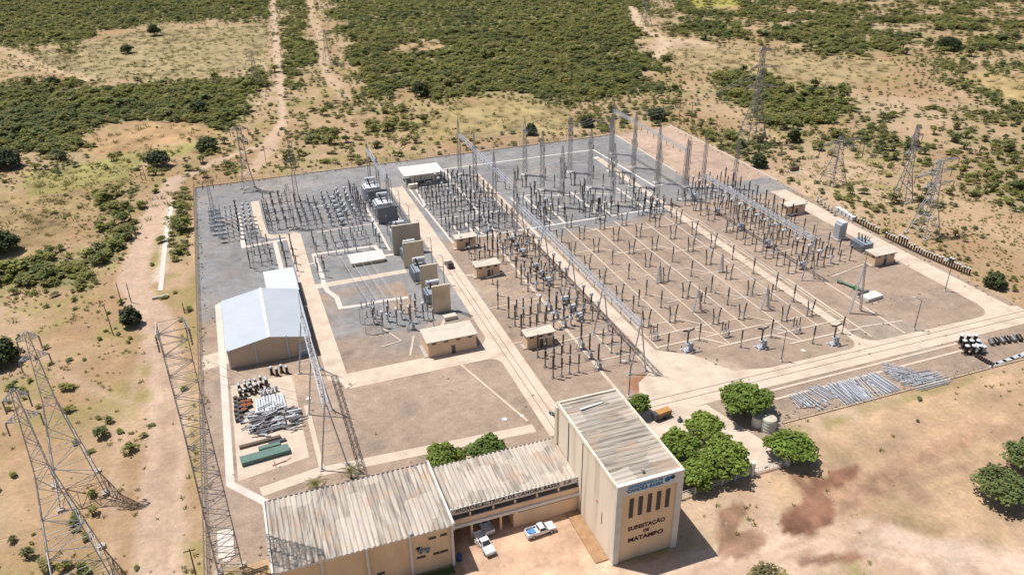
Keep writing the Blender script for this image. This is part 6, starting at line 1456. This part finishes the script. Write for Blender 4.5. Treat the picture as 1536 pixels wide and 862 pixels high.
for k in range(5): 
    o = MB().lathe([(.6, 0), (.6, .1), (.25, .12), (.25, .6), (.6, .62), (.6, .72)], 12).build('cable_reel', M['rust']); o.location = (-7.4 + (k % 2) * 1.2, 149.5 - (k // 2) * 1.5, .05); tag(o, f'rusty orange cable reel on the slab, {nth(k + 1)} from the shed', 'cable reel', 'rusty reels on the slab')
for k in range(9): lying('insulator_bundle', -6.8 + k * .2, 143.4 - k * .75, gq.uniform(4.5, 6.8), .38, gq.uniform(-.05, .08), f'long grey insulator stack lying across the slab, {nth(k + 1)} from the white pipes', 'porcelain2' if k % 3 else 'porcelain')
for k in range(7): lying('insulator_bundle', .6 + (k % 3) * .4, 143.6 - k * .95, gq.uniform(2.2, 3.2), .36, gq.uniform(-.1, .15), f'short pale insulator stack at the gantry end of the slab, {nth(k + 1)} from the white pipes', 'pale_steel' if k % 2 else 'porcelain2')
for k in range(14):
    o = MB().lathe([(.34, 0), (.5, .1), (.34, .25), (.5, .35), (.34, .5), (.42, .62), (.1, .7)], 9).build('insulator_disc', M['porcelain2' if k % 2 else 'dark_steel']); o.location = (-6.5 + (k % 7) * 1.1 + gq.uniform(-.3, .3), 140.2 - (k // 7) * 1.4 + gq.uniform(-.3, .3), .05); tag(o, f'stubby insulator disc on the slab, {nth(k % 7 + 1)} from fence, {nth(k // 7 + 1)} row from pipes', 'insulator disc', 'insulator discs on the slab')
for k, (yy, w_, L_, mm) in enumerate(((134.6, .8, 8.0, 'wood'), (132.6, 1.0, 4.2, 'green_paint'), (133.5, .7, 3.4, 'dark_steel'))):
    o = MB().box(0, 0, .25, L_, w_, .45, .08).build('timber_stack', M[mm]); o.location = (-5 + k * 1.6, yy, .05); tag(o, ('long brown timber stack across the slab', 'faded green crate on the slab', 'dark flat crate at the slab middle')[k], ('timber', 'crate', 'crate')[k])
q = empty('green_container', (-4.4, 129.8, .05), 'long flat faded green container lid on the slab', 'container', rz=R(5)); MB().box(0, 0, .45, 9.0, 2.0, .8).build('body', M['green_paint'], q); MB().box(0, 0, .9, 9.2, 2.2, .1).build('lid', M['green_paint'], q)
q = MB(); q.bar((0, 0, .1), (2.6, .6, .1), .12).bar((.6, -.6, .2), (.4, 1.2, .2), .1).bar((2.2, .2, .15), (3.6, 1.1, .15), .08); q = q.build('scrap_iron', M['rust']); q.location = (-3.4, 126.6, .05); tag(q, 'rusty scrap iron lying on the slab in front of the green container', 'scrap')
q = empty('steel_table', (-13.0, 109.0, 0), 'cream slab with small steps inside the fence beside the tall tower', 'slab'); MB().box(.4, 0, .15, 2.6, 6.5, .3).build('slab', M['path'], q); MB().box(.4, -3.8, .1, 1.2, .8, .2).build('step', M['path'], q)
b = MB(); q = empty('pipe_rack', (-8.2, 99.6, 0), 'dark pipe rack standing by the workshop gable', 'rack', rz=.1)
for xx in (-1.6, 1.6): b.bar((xx, 0, 0), (xx, 0, 1.5), .1)
b.build('frame', M['bark'], q); b = MB()
for k in range(5): b.cyl((-2, -.4 + k * .2, 1.5 + .1 * (k % 2)), (2, -.4 + k * .2, 1.5 + .1 * (k % 2)), .09, n=6)
b.build('pipe', M['bark'], q)


# more loose spares heaped over the grey stacks
for k in range(70):
    xx, yy = gq.uniform(-8.4, 2.6), gq.uniform(135.6, 145.6); kind = gq.choice(['porcelain2', 'pale_paint', 'pale_steel', 'pale_paint', 'dark_steel'])
    lying('loose_insulator', xx, yy, gq.uniform(1.2, 3.0), gq.uniform(.14, .26), gq.uniform(-.5, .5), f'loose spare heaped over the grey stacks, {nth(k + 1)} as counted across the heap', kind, 'loose spare', 'loose spares on the heap', z=gq.uniform(.1, .75))
for k in range(12):
    xx, yy = -8.8 + (k % 2) * .7, 151.5 - k * .8; o = MB().box(0, 0, .4, gq.uniform(.6, 1.1), gq.uniform(.5, .9), .8).box(0, 0, .83, .9, .7, .08).build('dark_crate', M['dark_steel' if k % 3 else 'wood']); o.location = (xx, yy, .05); o.rotation_euler = (0, 0, gq.uniform(-.4, .4)); tag(o, f'small dark crate along the fence side of the slab, {nth(k + 1)} from the shed', 'crate', 'dark crates on the slab')
for k in range(9):
    o = MB().lathe([(.28, 0), (.3, .05), (.3, 1.3), (.2, 1.45), (.08, 1.5)], 9).build('gas_cylinder', M['pale_paint' if k % 2 else 'grey_paint']); o.location = (-3.4 + (k % 5) * .8, 151.6 - (k // 5) * .9 + gq.uniform(-.2, .2), .05); tag(o, f'pale gas cylinder upright behind the white pipes, {nth(k % 5 + 1)} in the {nth(k // 5 + 1)} row', 'gas cylinder', 'gas cylinders on the slab')
# ---- long row of stored bushings along the outer road
for k in range(46):
    f = k / 45; px, py = 1283 + (1453 - 1283) * f, 333 + (413 - 333) * f + 3 * math.sin(f * 3.1); x, y = G(px, py); big = .36 < f < .46 or .8 < f < .86
    if .22 < f < .25: continue
    stand('stored_bushing', x, y, 2.6 if big else gq.uniform(1.3, 1.9), .34 if big else .28, f'upright dark bushing stored on the verge, {nth(k + 1)} in the long row from the transformer', 'porcelain', 'stored bushing', 'row of stored bushings on the verge')
for k in range(6):
    x, y = G(1226 + k * 5.2, 303 + k * 4.2); stand('stored_bushing', x, y, 1.6, .3, f'pale stored bushing near the small outer house, {nth(k + 1)} along the verge', 'pale_paint', 'stored bushing', 'pale bushings on the verge', False)
for k in range(5):
    x, y = G(1257 + k * 5.4, 317 + k * 3.4); o = empty('white_crate', (x, y, .03), f'pale crate on the outer road verge, {nth(k + 1)} from the pale bushings', 'crate', 'pale crates on the verge', rz=-.2); MB().box(0, 0, .7, 1.3, 1.5, 1.2).build('body', M['pale_paint'], o); MB().box(0, 0, 1.34, 1.45, 1.65, .1).build('lid', M['white_wall'], o)
for k in range(9):
    x, y = G(1440 + (k % 3) * 9 + k * 1.3, 515 + (k // 3) * 8); stand('stored_bushing', x, y, 2.0, .5, f'fat dark insulator in the cluster by the front road, {nth(k % 3 + 1)} of {nth(k // 3 + 1)} row', 'porcelain', 'stored insulator', 'cluster of fat insulators')
o = empty('grey_crate', (*G(1467, 527), .03), 'pale grey crate right beside the cluster of fat insulators', 'crate'); MB().box(0, 0, .8, 2.2, 2.0, 1.5).build('body', M['grey_paint'], o); MB().box(0, 0, 1.6, 2.4, 2.2, .12).build('lid', M['pale_paint'], o)
for k in range(6):
    x, y = G(1488 + k * 8.5, 519 - k * 1.2); lying('spare_cylinder', x, y, 2.0, .62, R(62) + gq.uniform(-.1, .1), f'fat dark cylinder lying by the front road, {nth(k + 1)} from the fat insulators', 'porcelain' if k % 2 else 'porcelain2', 'cylinder', 'cylinders by the front road')
for k in range(8):
    x, y = G(1462 + k * 3.5, 536 + k * 2.0); lying('small_insulator', x, y, 1.3, .3, R(20), f'small dark insulator lying below the cluster, {nth(k + 1)} in its row', 'porcelain', 'small insulator', 'small insulators by the cluster')
for k in range(5):
    x, y = G(1490 + k * 11, 548 - k * 4); o = MB().box(0, 0, .12, 3.4, .9, .2).build('pale_plank', M['pale_steel']); o.location = (x, y, .03); o.rotation_euler = (0, 0, gq.uniform(0, .3)); tag(o, f'pale steel plank by the fence at the frame edge, {nth(k + 1)} from the small insulators', 'plank', 'planks by the fence')
# bundles of galvanised sections on the gravel
BND = [(1192, 590, 1218, 610, 9, 1), (1216, 580, 1250, 600, 10, 1), (1245, 575, 1283, 607, 14, 0), (1262, 570, 1300, 603, 14, 0), (1283, 565, 1312, 596, 8, 0), (1300, 562, 1342, 590, 15, 0), (1322, 552, 1368, 562, 9, 2), (1330, 560, 1384, 570, 9, 2), (1345, 572, 1402, 564, 8, 3), (1368, 580, 1418, 566, 9, 3), (1225, 604, 1240, 612, 5, 1), (1202, 601, 1212, 614, 4, 1)]
for k, (ax, ay, bx_, by_, nb, kd) in enumerate(BND):
    x0, y0 = G(ax, ay); x1, y1 = G(bx_, by_); L = math.dist((x0, y0), (x1, y1)); a = math.atan2(y1 - y0, x1 - x0); o = empty('steel_bundle', ((x0 + x1) / 2, (y0 + y1) / 2, .03), f'bundle of galvanised steel bars on gravel by the low fence, {nth(k + 1)} from the mango tree', 'steel bundle', 'steel bundles on the gravel', rz=a)
    for j in range(nb):
        MB().box(gq.uniform(-.4, .4), -2.2 + 4.4 * (j + .5) / nb + gq.uniform(-.08, .08), .12 + .1 * (j % 3), L * gq.uniform(.85, 1.05), .16, .12, gq.uniform(-.03, .03)).build('bar', M['pale_steel' if (j + k) % 3 else 'steel'], o)
    for q in (-.3, .3): MB().box(L * q, 0, .05, .2, 4.6, .1).build('bearer', M['wood'], o)
# stones and ditch things on the sand outside
for i, ((px, py), w_, lab, mm) in enumerate((((241, 447), (4.2, .9, .7), 'fallen concrete trough end beside the long ditch', 'concrete'), ((275, 293), (5.0, .7, .5), 'long pale beam lying by the fence corner ditch', 'concrete'))):
    x, y = G(px, py); o = MB().box(0, 0, w_[2] / 2, *w_).build('concrete_beam', M[mm]); o.location = (x, y, 0); o.rotation_euler = (0, 0, (.05, .9)[i]); tag(o, lab, 'beam')
# ---- line conductors from the twin towers and the tall tower
def span(p0, p1, sag, lab, r=.03):
    P = [tuple(np.array(p0) * (1 - t) + np.array(p1) * t - np.array((0, 0, sag * 4 * t * (1 - t)))) for t in np.linspace(0, 1, 14)]
    tag(MB().tube(P, r, 4).build('power_line', M['pale_steel']), uniq(lab), 'wire', 'power lines')
for s_, nm in ((-3.5, 'outer'), (3.5, 'inner')): span((-37.3 + s_, 132.4, 27), (-140 + s_, 120, 26), 3, f'{nm} sagging power line leaving the rear twin tower over the sand')
for s_, nm in ((-3, 'outer'), (0, 'middle'), (3, 'inner')): span((-11.9 + s_ * .6, 98.6, 44), (7.7, 122 + s_, 14.6), 1.5, f'{nm} power line from the tall fence tower down to the shed gantry')
for s_, nm in ((-5, 'first'), (0, 'second'), (5, 'third')): span((200.7 + s_, 263, 29), (141, 262 + s_, 17.5), 3, f'{nm} power line from the biggest tower to the lattice gantry by the pink pad')
